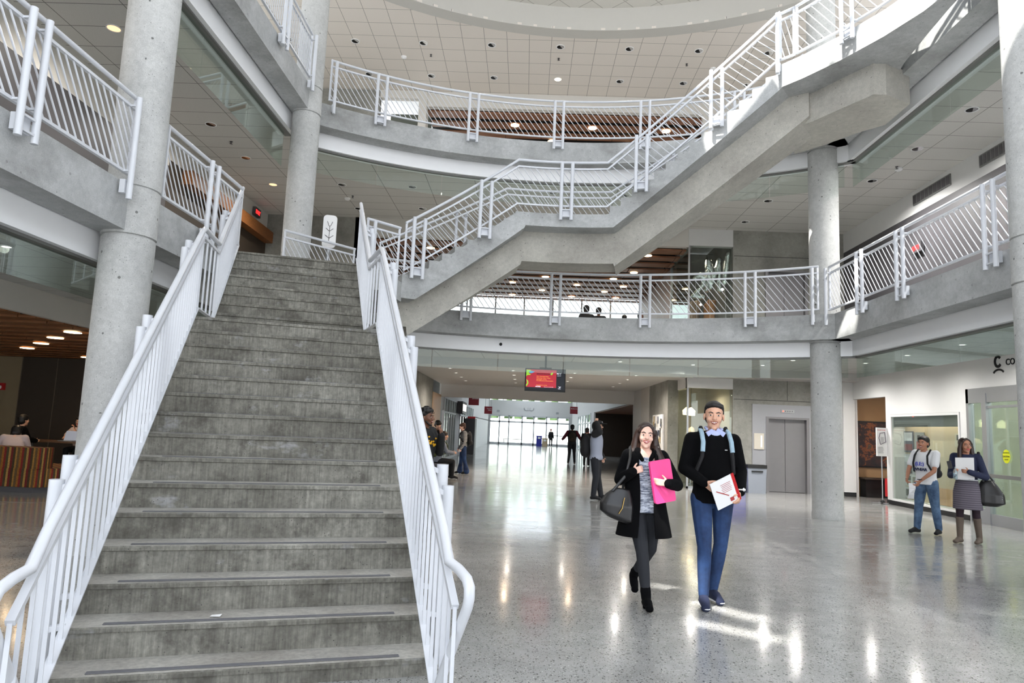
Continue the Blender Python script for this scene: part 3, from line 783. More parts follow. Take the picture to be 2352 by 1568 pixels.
balloon([[(5.42,yb-.1,zz(2.5)),(5.5,yb-.1,zz(2.0)),(5.62,yb-.1,zz(2.4))]], .08, 'small silver foil balloon second from the left behind the second-floor glass')
balloon([[(5.45,yb+.2,zz(2.0)),(5.5,yb+.2,zz(2.9)),(5.68,yb+.2,zz(2.3)),(5.85,yb+.2,zz(2.95)),(5.86,yb+.2,zz(2.0))]], .1, 'large wide silver foil letter balloon behind the second-floor glass')
balloon([[(5.84,yb-.35,zz(2.1)),(5.95,yb-.35,zz(3.0))]], .085, 'tall tilted silver foil balloon at the right end behind the second-floor glass')
# upstairs display
for x,y,c,lb in ((5.15,21.6,(150,120,96),'tan and red costume under the foil balloons on the second floor'),(5.6,21.3,(168,110,62),'orange-brown cloth hanging right of the costume on the second floor')):
    m = M().lathe([(.0,5.75),(.12,5.72),(.2,5.5),(.16,5.2),(.3,4.6),(.3,4.1),(0,4.1)],(x,y,0),12); m.v = [(a+.06*math.sin(7*b+6*c_), b, c_+.05*math.sin(12*a)) for a,b,c_ in m.v]
    thing('display_costume', m, flat('upstairs_cloth', c, .8, 0, .3, 7), lb, 'costume')
# piers at the mouth of the hall
struct('wall_right_pier', M().box(4.4,4.72,21.7,24.9,0,3.2), mc_wall, sm=False)
struct('wall_left_pier', M().box(-5.2,-3.5,21.9,25.9,0,3.2), mc_wall, sm=False)
struct('wall_right_wood_pier', M().box(4.38,4.6,24.9,26.6,0,3.2), flat('pale_stone',(186,180,172),.6), sm=False)
struct('wall_right_hall_entry', M().box(4.4,4.6,26.6,28.7,0,3.4), m_soffp, sm=False)
struct('wall_left_wood_panel', M().box(-3.9,-3.48,25.9,28.4,0,2.75), m_woodl, sm=False)
# noticeboard
t = root('noticeboard', (4.38,23.0,1.3), 'white board crowded with pinned papers on the dark pier', 'noticeboard')
obj('board', M().box(4.34,4.39,22.2,23.9,.75,2.15), m_white, t, sm=False)
for k in range(34):
    y = 22.26+random.random()*1.4; z = .8+random.random()*1.1; w = .1+random.random()*.14; h = .14+random.random()*.16
    c = random.choice([(210,208,200),(120,118,112),(60,70,90),(160,140,100),(90,90,90),(180,190,200)])
    obj('pinned_paper', M().box(4.33-k*.0004,4.341-k*.0004,y,y+w,z,z+h), flat('paper_%d'%(k%6), c, .7, 0, .15, 30), t, sm=False)
# second-floor back wall, header and slatted wood ceiling, window end
struct('wall_back_left_second', M().box(-8.1,-5.2,YB,YB+.3,L2,7.7), mc_wall, sm=False)
struct('wall_back_header_second', M().box(-5.2,4.7,YB,YB+.2,7.12,7.7), m_wallwarm, sm=False)
struct('wall_left_side_room_second', M().box(-5.4,-5.2,YB,30,L2,7.7), m_wallw, sm=False)
struct('wall_right_wood_second', M().box(4.72,4.9,23.0,29.6,L2,7.2), m_woodv, sm=False)
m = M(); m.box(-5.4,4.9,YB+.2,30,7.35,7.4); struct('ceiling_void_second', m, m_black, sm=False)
def slats(nm, x0,x1,y0,y1,z, mat, w=.34, gap=.3, xg=1.22):
    m = M(); y = y0
    while y < y1:
        x = x0
        while x < x1-.01: m.box(x+.008, min(x+xg,x1)-.008, y, min(y+w,y1), z, z+.05); x += xg
        y += w+gap
    return struct(nm, m, mat, sm=False)
slats('ceiling_wood_slats_second', -5.2,4.7,YB+.25,29.5,7.06, m_slat, .5, .36)
m = M(); k = -5.2
while k < 4.8: m.box(k-.02,k+.02,YB+.3,29.5,7.12,7.17); k += 1.22
struct('trim_slat_carriers_second', m, m_blackp, sm=False)
# window wall at the far end of the second floor
t = M(); 
for k in range(9): x = -5.2+k*1.24; t.box(x-.03,x+.03,29.55,29.65,L2,7.1)
t.box(-5.2,4.9,29.55,29.65,L2,L2+.08); t.box(-5.2,4.9,29.55,29.65,5.6,5.66)
struct('window_2', t, m_alu, sm=False)
struct('window_2_glass', M().box(-5.2,4.9,29.6,29.606,L2,7.1), m_glass, sm=False)
# third floor back
struct('wall_back_third', M().box(-3.55,5.2,20.8,21.0,11.5,12.0).box(5.2,9.3,20.8,21,L3,12), m_wallwarm, sm=False)
struct('wall_back_left_third', M().box(-9,-5.0,20.8,21.0,L3,12.0), mc_wall, sm=False)
struct('wall_back_white_third', M().box(-5.0,-3.55,20.8,21.0,11.75,12.0).box(-3.75,-3.5,20.75,21.2,L3,12), m_wallwarm, sm=False)
struct('wall_back_glass_room_third', M().box(-5.0,-3.6,22.5,22.6,L3,12), flat('green_grey_wall',(104,108,98),.6), sm=False)
slats('ceiling_wood_slats_third', -3.5,9.0,21.05,28,11.45, m_slat, .42, .3)
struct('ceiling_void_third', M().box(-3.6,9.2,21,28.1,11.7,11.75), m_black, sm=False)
struct('wall_back_dark_third', M().box(-3.6,9.2,28,28.1,L3,11.7), m_dark, sm=False)
# side walls above ground
def sidewall(nm, x0,x1, segs):
    for n_, (z0,z1,mat,y0,y1) in segs.items(): struct(nm+n_, M().box(x0,x1,y0,y1,z0,z1), mat, sm=False)
sidewall('wall_left_', -8.2,-8.1, {'second_white':(7.1,7.7,m_wallwarm,-6,YB), 'second_dark':(L2,6.95,m_darkg,-6,14.6), 'second_band':(6.95,7.1,m_wallwarm,-6,14.6), 'second_far':(L2,7.1,m_dark,14.6,YB)})
sidewall('wall_right_', 9.3,9.4, {'second_white':(7.1,7.7,m_wallw,-6,YB), 'second_dark':(L2,7.1,m_darkg,-6,YB), 'third_low':(L3,8.9,m_wallwarm,-6,20.8),'third_high':(11.7,12,m_wallwarm,-6,20.8),'third_end':(8.9,11.7,m_wallwarm,17,20.8)})
struct('wall_left_third', M().box(-9.1,-9.0,-6,20.8,L3,8.9).box(-9.1,-9.0,-6,20.8,11.7,12).box(-9.1,-9,17,20.8,8.9,11.7), m_wallwarm, sm=False)
m = M()
for k in range(12):
    for x in (-9.06,9.34): m.box(x-.03,x+.03,-6+k*2.1,-5.94+k*2.1,8.9,11.7)
struct('window_3_added_light', m, m_alu, sm=False)  # unseen side windows, added to bring more light onto the top ceiling
thing('wood_canopy', M().box(-9.0,-7.85,15.2,20.3,6.75,7.08), m_slat1, 'orange-brown wooden canopy on the left wall beyond the wide staircase', 'canopy')
# wall vents on right upper wall
for y0,y1,lb in ((15.1,16.6,'left ventilation grille high on the right second-floor wall'),(13.0,14.1,'right ventilation grille high on the right second-floor wall, nearer the camera')):
    t = root('ventilation_grille', (9.3,y0,7.4), lb, 'vent'); obj('frame', M().box(9.27,9.3,y0,y1,7.3,7.56), m_greytrim, t, sm=False)
    m = M(); n = 9
    for k in range(n): m.box(9.262,9.272,y0+(y1-y0)*k/n+.02,y0+(y1-y0)*(k+1)/n-.02,7.33,7.53)
    obj('louvres', m, m_darkg, t, sm=False)
# ------------------------------------------------------------------ ground floor right side
struct('wall_right', M().box(9.3,9.45,17.98,18.2,0,2.72).box(9.3,9.45,15.12,17.98,2.25,2.72).box(9.3,9.45,14.88,15.12,0,2.72).box(9.3,9.45,20.05,YB,0,2.72).box(9.3,9.45,3,YB,2.72,3.42).box(9.3,9.45,15.12,17.98,0,.1), m_wallw, sm=False)
struct('baseboard_right', M().box(9.28,9.3,14.9,18.2,0,.11), m_blackp, sm=False)
struct('trim_right_return', M().box(9.02,9.35,19.98,20.42,.12,3.42), m_wallw, sm=False)
struct('trim_right_return_base', M().box(9.03,9.35,19.99,20.42,0,.12), m_blackp, sm=False)
# room through the doorway
struct('wall_lounge', M().box(9.45,14,20.6,20.7,0,3.2).box(13.9,14,15,20.6,0,3.2), flat('tan_wall',(176,142,104),.7), sm=False)
struct('ceiling_lounge', M().box(9.45,14,15,20.7,2.9,2.95), flat('tan_ceiling',(170,140,110),.8), sm=False)
t = root('framed_painting', (10.3,20.55,1.2), 'large dark framed painting with red and orange foliage seen through the doorway', 'painting')
_n = N('abstract_autumn_painting'); a_ = _n.noise(2.6,5,.7); 
_n.base(_n.ramp(a_, [(.36,srgb((18,13,12))),(.52,srgb((52,22,16))),(.58,srgb((140,74,22))),(.63,srgb((48,42,26))),(.76,srgb((170,150,130)))])); _n.set(Roughness=.5)
obj('canvas', M().box(9.62,11.1,20.52,20.56,.85,2.1), _n.m, t, sm=False); obj('frame', M().box(9.58,11.14,20.55,20.59,.81,2.14), m_blackp, t, sm=False)
t = root('lounge_counter', (10.5,20.2,0), 'dark counter below the painting in the room beyond the doorway', 'counter')
obj('counter_body', M().box(9.6,12,19.95,20.3,0,.5), m_blackp, t, sm=False); obj('counter_top', M().box(9.55,12,19.9,20.35,.5,.54), m_dark, t, sm=False)
def armchair(x,y,rz,mat,label):
    t = root('armchair', (x,y,0), label, 'armchair', rz=rz)
    obj('seat', M().rounded(-.32,.32,-.32,.3,.12,.42,.06), mat, t, world=False); obj('backrest', M().rounded(-.34,.34,.2,.36,.3,.82,.06), mat, t, world=False)
    for s in (-1,1): obj('armrest', M().rounded(s*.36-.07,s*.36+.07,-.32,.32,.1,.58,.05), mat, t, world=False)
armchair(10.3,19.2,-.8,m_redb,'red armchair just inside the doorway on the right')
# sign stand
t = root('poster_stand', (9.12,18.1,0), 'white poster on a slim metal stand beside the doorway', 'sign stand')
obj('pole', M().tube([(9.12,18.1,.03),(9.12,18.1,1.2)],.014,8), m_alu, t)
m = M(); m.bar((8.85,18.1,.02),(9.27,18.1,.02),.03,.02); m.bar((9.12,17.85,.02),(9.12,18.3,.02),.03,.02); obj('base', m, m_alu, t, sm=False); obj('hub', M().lathe([(.05,0),(.05,.07),(.02,.1)],(9.12,18.1,.0),14), m_blackp, t)
pv_ = V((9.12,18.08,1.55)); dx_ = V((.93,.36,0)).normalized()
bo = obj('poster_board', M().obox(pv_, dx_, (-.36,.93,0), (0,0,1), .18, .012, .36), m_white, t, sm=False)
nrm_ = V((.36,-.93,0)).normalized()
def onp(u,v,e=.014): return pv_ + dx_*u + V((0,0,v)) + nrm_*e
m = M(); text_m(m, 'IN LOVE TO GET', .036, onp(-.15,.29), dx_, (0,0,1), .002); obj('title_lettering', m, m_redb, t, sm=False)
m = M(); 
for a, b in (((-.07,.22),(.09,.25)),((.09,.25),(.12,0)),((.12,0),(-.06,-.06)),((-.06,-.06),(-.11,.1)),((-.11,.1),(-.07,.22))): m.bar(onp(*a),onp(*b),.01,.016,up=nrm_)
for k in range(5): m.bar(onp(-.05,.12-.03*k),onp(.06,.12-.03*k),.004,.01,up=nrm_)
for k in range(5): m.bar(onp(-.14,-.13-.035*k),onp(.02+.02*(k%3),-.13-.035*k),.004,.01,up=nrm_)
obj('ornament_and_text', m, flat('poster_print',(70,60,80),.6,0,.2), t, sm=False)
# display case
t = root('display_case', (9.3,16.5,0), 'wall display case with wood back and photographs behind glass', 'display case')
obj('cabinet_back', M().box(9.62,9.66,15.12,18,.15,2.2), flat('case_lining',(206,188,160),.7,0,.05), t, sm=False)
obj('case_frame', M().box(9.28,9.64,17.92,17.975,.16,2.19).box(9.28,9.64,15.125,15.17,.16,2.19).box(9.28,9.64,15.125,17.975,.105,.16).box(9.28,9.64,15.125,17.975,2.19,2.245), m_wallw, t, sm=False)
obj('valance', M().box(9.36,9.38,15.16,17.93,1.94,2.2), m_greytrim, t, sm=False)
obj('glass_pane', M().box(9.31,9.318,15.16,17.93,.16,2.2), m_glass, t, sm=False)
obj('lower_board', M().box(9.60,9.62,15.2,16.6,.17,.55), m_woodl, t, sm=False)
def card(y0,y1,z0,z1,c,items,label=None,cat='photograph',nm='mounted_photograph'):
    y0 += .2; y1 += .2; t_ = root(nm, (9.6,(y0+y1)/2,z0), label, cat); obj('mount', M().box(9.595,9.612,y0,y1,z0,z1), flat('card',c,.6,0,.03), t_, sm=False)
    for (a,b,e,f,cc) in items: obj('print', M().box(9.585,9.597,y0+(y1-y0)*a,y0+(y1-y0)*b,z0+(z1-z0)*e,z0+(z1-z0)*f), flat('print_ink',cc,.6,0,.1,20), t_, sm=False)
card(17.3,17.72,1.32,1.84,(70,76,92),[(.1,.9,.55,.95,(215,218,225)),(.1,.9,.1,.4,(120,40,44))],'upper left photograph in the display case, red bench under a pale window')
card(16.82,17.24,1.32,1.82,(158,160,160),[(.3,.75,.1,.55,(170,70,60)),(.4,.65,.5,.85,(60,40,44))],'upper second photograph in the display case, figure in red on grey')
card(17.26,17.72,.78,1.28,(176,178,180),[(.25,.7,.05,.6,(44,42,46)),(.55,.95,.6,.9,(205,210,214))],'photograph of dark figures in the second row of the display case')
card(16.7,17.22,.95,1.27,(196,196,190),[(.1,.5,.2,.8,(170,170,166)),(.6,.9,.3,.6,(110,110,108))],'pale text card beside the dark figures in the display case','card','mounted_card')
for z0,lb,it in ((.5,'pan picture card third row of the display case',[(.62,.86,.5,.9,(60,70,50)),(.64,.84,.1,.4,(60,110,50)),(.15,.5,.25,.85,(120,116,104))]),(.2,'oval pan picture card bottom row of the display case',[(.45,.92,.2,.8,(52,58,44)),(.1,.35,.45,.85,(60,66,50))])):
    card(17.0,17.72,z0,z0+.27,(200,202,200),it,lb,'card','mounted_card')
card(15.35,15.62,1.5,1.8,(206,198,180),[(.1,.7,.5,.9,(60,60,70))],'small picture at the right end of the display case')
# glass shop front
t = root('glass_shopfront', (9.3,14.2,0), 'aluminium framed glass door front beyond the people on the right', 'shopfront')
m = M(); m.box(9.27,9.36,14.78,14.86,0,2.72); m.box(9.25,9.36,14.2,14.34,0,2.6); m.box(9.27,9.36,9,14.86,2.42,2.72); m.box(9.27,9.34,14.3,14.8,.0,.3); m.box(9.27,9.34,9,14.2,0,.22)
obj('frame', m, m_alu, t, sm=False)
obj('side_glass', M().box(9.31,9.32,14.34,14.8,.25,2.45), m_glassg, t, sm=False)
d = obj('door_leaf', M().box(9.30,9.315,12.6,14.2,.2,2.45), m_glassg, t, sm=False)
obj('push_bar', M().box(9.2,9.25,13.1,14.15,.93,1.0).box(9.25,9.3,14.1,14.14,.95,.98), m_greytrim, d, sm=False)
obj('door_rail', M().box(9.28,9.33,12.6,14.2,2.3,2.35), m_alu, d, sm=False)
m = M().lathe([(.105,0),(.105,.004),(0,.004)],(0,0,0),28); m.v = [(9.296-z,13.72+x,1.36+y*1.25) for x,y,z in m.v]
s_ = thing('caution_sticker', m, m_yellow, 'round yellow caution sticker on the glass door', 'sticker')
mt = M(); text_m(mt, 'AUTOMATIC', .032, (9.290,13.81,1.42), (0,-1,0), (0,0,1), .001); text_m(mt, 'CAUTION', .042, (9.290,13.82,1.345), (0,-1,0), (0,0,1), .001, bold=.001); text_m(mt, 'DOOR', .032, (9.290,13.765,1.29), (0,-1,0), (0,0,1), .001)
obj('lettering', mt, m_ink, s_, sm=False)
struct('wall_shop_interior', M().box(11.4,11.5,8,15,0,3).box(9.5,11.4,14.95,15.0,0,3), flat('pale_green_room',(186,188,164),.7), sm=False)
thing('teal_notice_panel', M().box(11.30,11.38,12.7,13.7,.9,2.1), flat('teal_panel',(46,84,86),.5,0,.3,5), 'dark teal framed panel behind the glass door', 'panel')
# lettering on the right wall: a C above an arc and CO
t = root('wall_lettering', (9.3,13.8,3.1), 'black C symbol over an arc with the letters CO on the right wall', 'sign')
def P_(y,z): return (9.292, y, z)
def arcpts(cy_,cz_,ry,rz,a0,a1,n=24): return [P_(cy_-ry*math.cos(math.radians(a0+(a1-a0)*i/n)), cz_+rz*math.sin(math.radians(a0+(a1-a0)*i/n))) for i in range(n+1)]
def stroke(m, pts, w):
    for i in range(len(pts)-1): m.bar(pts[i], V(pts[i+1])+ (V(pts[i+1])-V(pts[i]))*.25, .012, w, up=(0,0,1) if abs(pts[i+1][1]-pts[i][1])>abs(pts[i+1][2]-pts[i][2]) else (0,1,0))
m = M(); stroke(m, arcpts(13.84,3.21,.085,.10,38,322), .05); obj('letter', m, m_ink, t, sm=False)
m = M(); stroke(m, arcpts(13.83,2.93,.17,.12,32,148), .035); obj('arc_mark', m, m_ink, t, sm=False)
m = M(); text_m(m, 'CO', .17, (9.296,13.62,3.12), (0,-1,0), (0,0,1), .01, bold=.003); obj('letter', m, m_ink, t, sm=False)
# ------------------------------------------------------------------ hall beyond
struct('wall_hall_left', M().box(-3.6,-3.5,28.7,66,2.15,5.6).box(-3.62,-3.5,34.5,37,0,2.2).box(-3.62,-3.5,46,66,0,2.2), m_wallw, sm=False)
struct('wall_hall_right', M().box(4.4,4.5,28.7,66,2.75,5.6).box(4.4,4.5,45,47,0,2.75).box(4.4,4.5,58,66,0,2.75), m_wallw, sm=False)
struct('wall_hall_end', M().box(-3.6,4.5,66,66.2,2.75,4.15).box(-3.6,-3.35,66,66.2,0,2.75).box(4.2,4.5,66,66.2,0,2.75), m_wallw, sm=False)
struct('ceiling_hall', M().box(-9,-1.2,28.7,66.2,5.5,5.6).box(2.2,9,28.7,66.2,5.5,5.6).box(-1.2,2.2,28.7,36,5.5,5.6), m_wallw, sm=False)
# glazed shop units on the left of the hall
def glazing(nm,x,y0,y1,z1,n,label,mat=m_alul):
    t = root('glazed_partition', (x,y0,0), label, 'glass partition'); m = M()
    for k in range(n+1): y = y0+(y1-y0)*k/n; m.box(x-.05,x+.05,y-.06,y+.06,0,z1)
    m.box(x-.05,x+.05,y0,y1,z1-.08,z1); m.box(x-.05,x+.05,y0,y1,2.05,2.13); m.box(x-.05,x+.05,y0,y1,0,.12); obj('frame', m, mat, t, sm=False)
    for k in range(n): obj('glass_pane', M().box(x-.01,x+.01,y0+(y1-y0)*k/n+.06,y0+(y1-y0)*(k+1)/n-.06,.12,z1-.08), m_glassg, t, sm=False)
glazing('g',-3.5,29.6,34.5,2.75,5,'first glazed partition on the left side of the bright hall')
glazing('g',-3.5,37,46,2.75,6,'farther glazed partition on the left side of the bright hall')
glazing('g',4.4,47,58,2.75,5,'far glazed partition on the right side of the bright hall')
struct('wall_units_left', M().box(-7,-6.9,28.7,66,0,5.5), m_wallw, sm=False)
struct('wall_lounge_right', M().box(9,9.1,28.7,46,0,2.8).box(4.5,9,44.9,45,0,2.8), m_dark, sm=False)
struct('ceiling_lounge_right', M().box(4.5,9,28.7,45,2.7,2.75), m_slat, sm=False)
thing('concrete_column', M().lathe([(.35,0),(.35,2.7)],(6.6,37,0),28), flat('brown_column',(140,112,90),.7), 'brownish round column in the dark lounge right of the hall', 'column')
thing('vending_machine', M().rounded(-3.38,-2.75,38.2,39.6,0,1.95,.04), m_darkg, 'tall dark grey cabinet against the left side of the hall', 'cabinet')
t = root('lit_shop_sign', (-3.3,34.9,2.35), 'illuminated white sign box in a dark frame above the left shop', 'sign'); obj('box', M().box(-3.42,-3.15,34.7,37,2.15,2.75), m_darkg, t, sm=False)
for k in range(4): obj('lit_panel', M().box(-3.15,-3.135,34.85+k*.5,35.2+k*.5,2.28,2.62), emit('sign_glow',(255,244,236),1.6), t, sm=False)
thing('narrow_red_banner', M().box(-3.4,-2.95,41,41.04,.1,2.1), m_redb, 'narrow red banner standing along the left of the hall', 'banner')
thing('red_poster', M().box(4.05,4.3,46.9,46.95,.9,1.7), m_redb, 'bright red poster on the right side of the far hall', 'poster')
def hang(x0,x1,z0,z1,y,txt,label):
    t = root('hanging_sign', (x0,y,z0), label, 'sign'); obj('board', M().box(x0,x1,y,y+.03,z0,z1), m_red, t, sm=False)
    m = M(); s = (x1-x0)*.19
    for i, w in enumerate(txt): text_m(m, w, s, (x1-.03,y-.004,z1-.06-s-i*s*1.15), (1,0,0), (0,0,1), .002, align='RIGHT')
    obj('lettering', m, m_white, t, sm=False); obj('hanger', M().box(x0+.05,x0+.07,y+.01,y+.02,z1,5.5).box(x1-.07,x1-.05,y+.01,y+.02,z1,5.5), m_alu, t, sm=False)
hang(-3.14,-2.58,2.68,3.3,38,['Student','Services'],'nearest dark red hanging sign reading Student Services on the left of the hall')
hang(-2.5,-2.03,2.32,2.76,42,['Security','Office'],'second dark red hanging sign on the left of the hall, smaller')
hang(2.6,3.05,2.5,2.92,41,['Bookstore'],'dark red hanging sign on the right of the hall')
# end doors
t = root('entrance_doors', (0,66,0), 'row of tall glazed entrance doors at the bright end of the hall', 'entrance doors')
xs_ = [-3.35,-2.5,-1.6,-1.35,-.35,-.1,.9,1.1,1.95,2.1,3.1,4.1]
m = M()
for x in (-3.35,-2.45,-1.55,-.3,.8,2.0,3.05,4.15): m.box(x-.06,x+.06,65.9,66.05,0,2.72)
m.box(-3.35,4.15,65.9,66.05,2.05,2.2); m.box(-3.35,4.15,65.9,66.05,2.62,2.75); m.box(-3.35,4.15,65.9,66.05,0,.2); m.box(2.0,4.15,65.9,66.05,.95,1.02)
obj('frame', m, m_alul, t, sm=False)
XX = (-3.35,-2.45,-1.55,-.3,.8,2.0,3.05,4.15)
for k in range(7): obj('door_pane', M().box(XX[k]+.06,XX[k+1]-.06,65.97,65.98,.2,2.05), m_glass, t, sm=False); obj('transom_pane', M().box(XX[k]+.06,XX[k+1]-.06,65.97,65.98,2.2,2.62), m_glass, t, sm=False)
t = root('clerestory_glazing', (-3.5,66.1,4.15), 'strip of glazing above the white end wall of the hall', 'glazing'); obj('glass_pane', M().box(-3.5,4.4,66.05,66.06,4.15,6), m_glassg, t, sm=False)
m = M(); 
for k in range(7): m.box(-3.5+k*1.3,-3.44+k*1.3,66.0,66.1,4.15,6)
obj('frame', m, m_alu, t, sm=False)
t = root('wall_emblem', (.3,65.98,3.35), 'pale winged emblem in the middle of the white end wall', 'emblem'); m = M()
for s in (-1,1): m.tube([(.3+s*.02,65.97,3.3),(.3+s*.25,65.97,3.25),(.3+s*.42,65.97,3.33),(.3+s*.45,65.97,3.5)],.03,6); m.tube([(.3+s*.1,65.97,3.34),(.3+s*.12,65.97,3.5)],.02,6)
obj('relief', m, m_alu, t)
for x,lb in ((-2.6,'left small grey vent on the white end wall'),(3.0,'right small grey vent on the white end wall')): thing('wall_vent', M().box(x-.13,x+.13,65.95,66,3.0,3.2), m_alu, lb, 'vent', sm=False)
def bin2(x,mat,h,lb):
    t = root('hall_bin', (x,64,0), lb, 'bin'); obj('body', M().rounded(x-.25,x+.25,63.8,64.2,0,h-.08,.06), mat, t); obj('lid', M().rounded(x-.27,x+.27,63.78,64.22,h-.08,h,.06), mat, t)
    obj('notice', M().box(x-.12,x+.12,63.775,63.785,h-.28,h-.12), m_white, t, sm=False)
bin2(1.32, m_blue, .95, 'dark blue bin before the far entrance doors'); bin2(1.85, flat('tan_bin',(190,170,140),.6), .75, 'tan bin beside the dark blue bin before the far doors')
# outside
_n = N('frosted_sky_dimmer'); _t = _n.new('ShaderNodeBsdfTranslucent'); _t.inputs[0].default_value = (.5,.52,.54,1); _n.l.new(_t.outputs[0], _n.n['Material Output'].inputs[0])
struct('window_4_sky_dimmer', M().box(-1.25,2.25,35.9,66.3,5.6,5.63), _n.m, sm=False)  # unseen frosted panel added over the hall opening to dim the sky light
struct('wall_outside', M().box(-30,30,86,86.3,-.02,2.7), m_white, sm=False)
struct('floor_outside', M().box(-60,60,66.2,160,-.12,-.02), flat('pale_paving',(200,198,192),.8), sm=False)
m_leaf = flat('conifer_leaf', (74,96,56), .9, 0, .3, 3)
for i,x in enumerate([-7,-4.2,-2.4,-.9,.7,2.2,3.8,6,9]):
    t = root('conifer', (x,92+(i%3)*2,0), 'narrow conifer in the row outside the far entrance doors', 'tree', 'conifers outside the entrance')
    pr = [(.0,.6)] + [(.75+.25*math.sin(1+k*1.7)-.03*k, .8+k*.8) for k in range(9)] + [(0,8.6)]
    m = M().lathe(pr,(x,92+(i%3)*2,0),12); m.v = [(a+.14*math.sin(5*c_+3*b),b+.1*math.sin(4*a+6*c_),c_) for a,b,c_ in m.v]
    obj('foliage', m, m_leaf, t); obj('trunk', M().tube([(x,92+(i%3)*2,-.02),(x,92+(i%3)*2,1)],.12,8), m_dark, t)
t = root('outdoor_bench', (-1.2,70,0), 'dark bench outside the entrance, seen through the glass', 'bench'); obj('seat', M().box(-2.2,-.2,70,70.4,.42,.48), m_blackp, t, sm=False)
for x in (-2.1,-.35): obj('leg', M().box(x,x+.06,70.05,70.35,-.02,.42), m_blackp, t, sm=False)
# ------------------------------------------------------------------ ground floor left lounge
struct('wall_left_bulkhead', M().box(-8.1,-8.0,-6,20,3.0,3.42), m_wallwarm, sm=False)
slats('ceiling_wood_slats_ground', -18,-8.1,2,20,2.98, m_slat1, .36, .34, 2.4)
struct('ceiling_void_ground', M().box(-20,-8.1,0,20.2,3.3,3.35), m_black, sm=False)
struct('wall_left_lounge_concrete', M().box(-20,-14.8,20,20.2,0,3.4).box(-20,-19.9,-6,20,0,3.4), flat('tan_concrete',(140,126,100),.8,0,.08,3), sm=False)  # one even tan colour for the lounge concrete
m = M(); m.box(-14.8,-5.2,20,20.15,0,3.4); struct('wall_left_lounge_panels', m, m_dark, sm=False)
m = M()
for k in range(8): m.box(-14.8+k*1.05-.01,-14.8+k*1.05+.01,19.985,20,0,3)
struct('trim_lounge_panel_joints', m, flat('panel_joint',(98,88,74),.6), sm=False)
t = root('fire_alarm', (-15.3,19.95,1.95), 'small red fire alarm on the concrete wall of the left lounge', 'alarm'); obj('housing', M().box(-15.38,-15.22,19.92,20,2.0,2.2), m_redb, t, sm=False); obj('lens', M().ell((-15.3,19.91,2.08),(.03,.02,.05)), m_white, t)
def stripes():
    n = N('striped_upholstery'); x,y,z = n.sep(n.co()); 
    u = n.math('ADD', n.math('MULTIPLY', x, 1.0), n.math('MULTIPLY', y, 1.0))
    cb = n.new('ShaderNodeCombineXYZ'); n.l.new(u, cb.inputs[0]); f = n.noise(6.5, 3, .8, co=cb.outputs[0])
    fr = n.math('FRACT', n.math('MULTIPLY', u, 3.1)); 
    c = n.ramp(fr, [(0,srgb((104,30,24))),(.13,srgb((62,48,24))),(.26,srgb((150,110,50))),(.36,srgb((92,70,40))),(.5,srgb((140,88,30))),(.62,srgb((120,34,26))),(.74,srgb((70,60,34))),(.88,srgb((160,124,64)))], 'CONSTANT')
    c = n.mix(.35, c, n.ramp(n.noise(45,3,.8), [(.35,(.1,.1,.1)),(.65,(.9,.9,.9))]), 'OVERLAY'); n.base(c); n.set(Roughness=.9); return n.m
m_str = stripes()
t = root('striped_sofa', (-9.0,12.7,0), 'red and gold striped lounge sofa beyond the left staircase railing', 'sofa')
obj('seat', M().prism([(-10.4,12.45),(-8.75,12.45),(-8.2,13.0),(-8.2,13.9),(-10.4,13.9)],.1,.43), m_str, t, sm=False)
obj('backrest', M().prism([(-10.4,12.42),(-8.72,12.42),(-8.62,12.6),(-8.70,12.85),(-10.4,12.85)],.43,.8), m_str, t, sm=False)
obj('plinth', M().prism([(-10.35,12.52),(-8.8,12.52),(-8.3,13.05),(-8.3,13.85),(-10.35,13.85)],0,.1), m_darkg, t, sm=False)
def table(x,y,w,d,h,label,top=m_dark):
    t = root('cafe_table', (x,y,0), label, 'table'); obj('tabletop', M().box(x-w/2,x+w/2,y-d/2,y+d/2,h-.035,h), top, t, sm=False)
    for a in (-1,1):
        for b in (-1,1): obj('leg', M().tube([(x+a*(w/2-.06),y+b*(d/2-.06),0),(x+a*(w/2-.06),y+b*(d/2-.06),h-.03)],.018,8), m_greytrim, t)
    return t
table(-11.5,17.1,1.9,.8,.74,'dark table with a laptop in the left lounge', flat('table_laminate',(92,66,44),.4))
table(-8.4,14.9,.9,.7,.42,'low table with food wrappers behind the striped sofa', flat('low_table_top',(150,112,72),.4))
table(-13.6,15.4,1.3,.8,.74,'dark table with a milkshake cup at the left edge', flat('table_laminate2',(92,66,44),.4))
def chair(x,y,rz,label):
    t = root('lounge_chair', (x,y,0), label, 'chair', rz=rz)
    obj('seat', M().rounded(-.22,.22,-.22,.22,.43,.47,.05), m_blackp, t, world=False); obj('backrest', M().rounded(-.21,.21,.19,.22,.55,.86,.01), m_blackp, t, world=False)
    for a in (-1,1):
        obj('leg', M().tube([(a*.2,-.2,0),(a*.18,-.18,.44)],.012,8), m_alu, t, world=False); obj('leg', M().tube([(a*.2,.22,0),(a*.19,.2,.44),(a*.19,.21,.7)],.012,8), m_alu, t, world=False)
chair(-9.7,16.3,2.9,'black chair with metal legs at the right of the lounge table'); chair(-12.0,16.3,3.1,'black chair under the person in black at the lounge table'); chair(-11.5,18.0,0,'black chair under the man resting his chin in the left lounge')
t = root('laptop_computer', (-11.2,17.0,.74), 'open laptop with bright screen on the lounge table', 'laptop')
obj('keyboard_half', M().box(-11.4,-11.05,16.9,17.12,.742,.757), m_alu, t, sm=False)
obj('screen', M().obox((-11.22,17.17,.87),(1,0,0),(0,.94,-.34),(0,.34,.94),.18,.006,.12), emit('laptop_glow',(150,160,178),.45), t, sm=False)
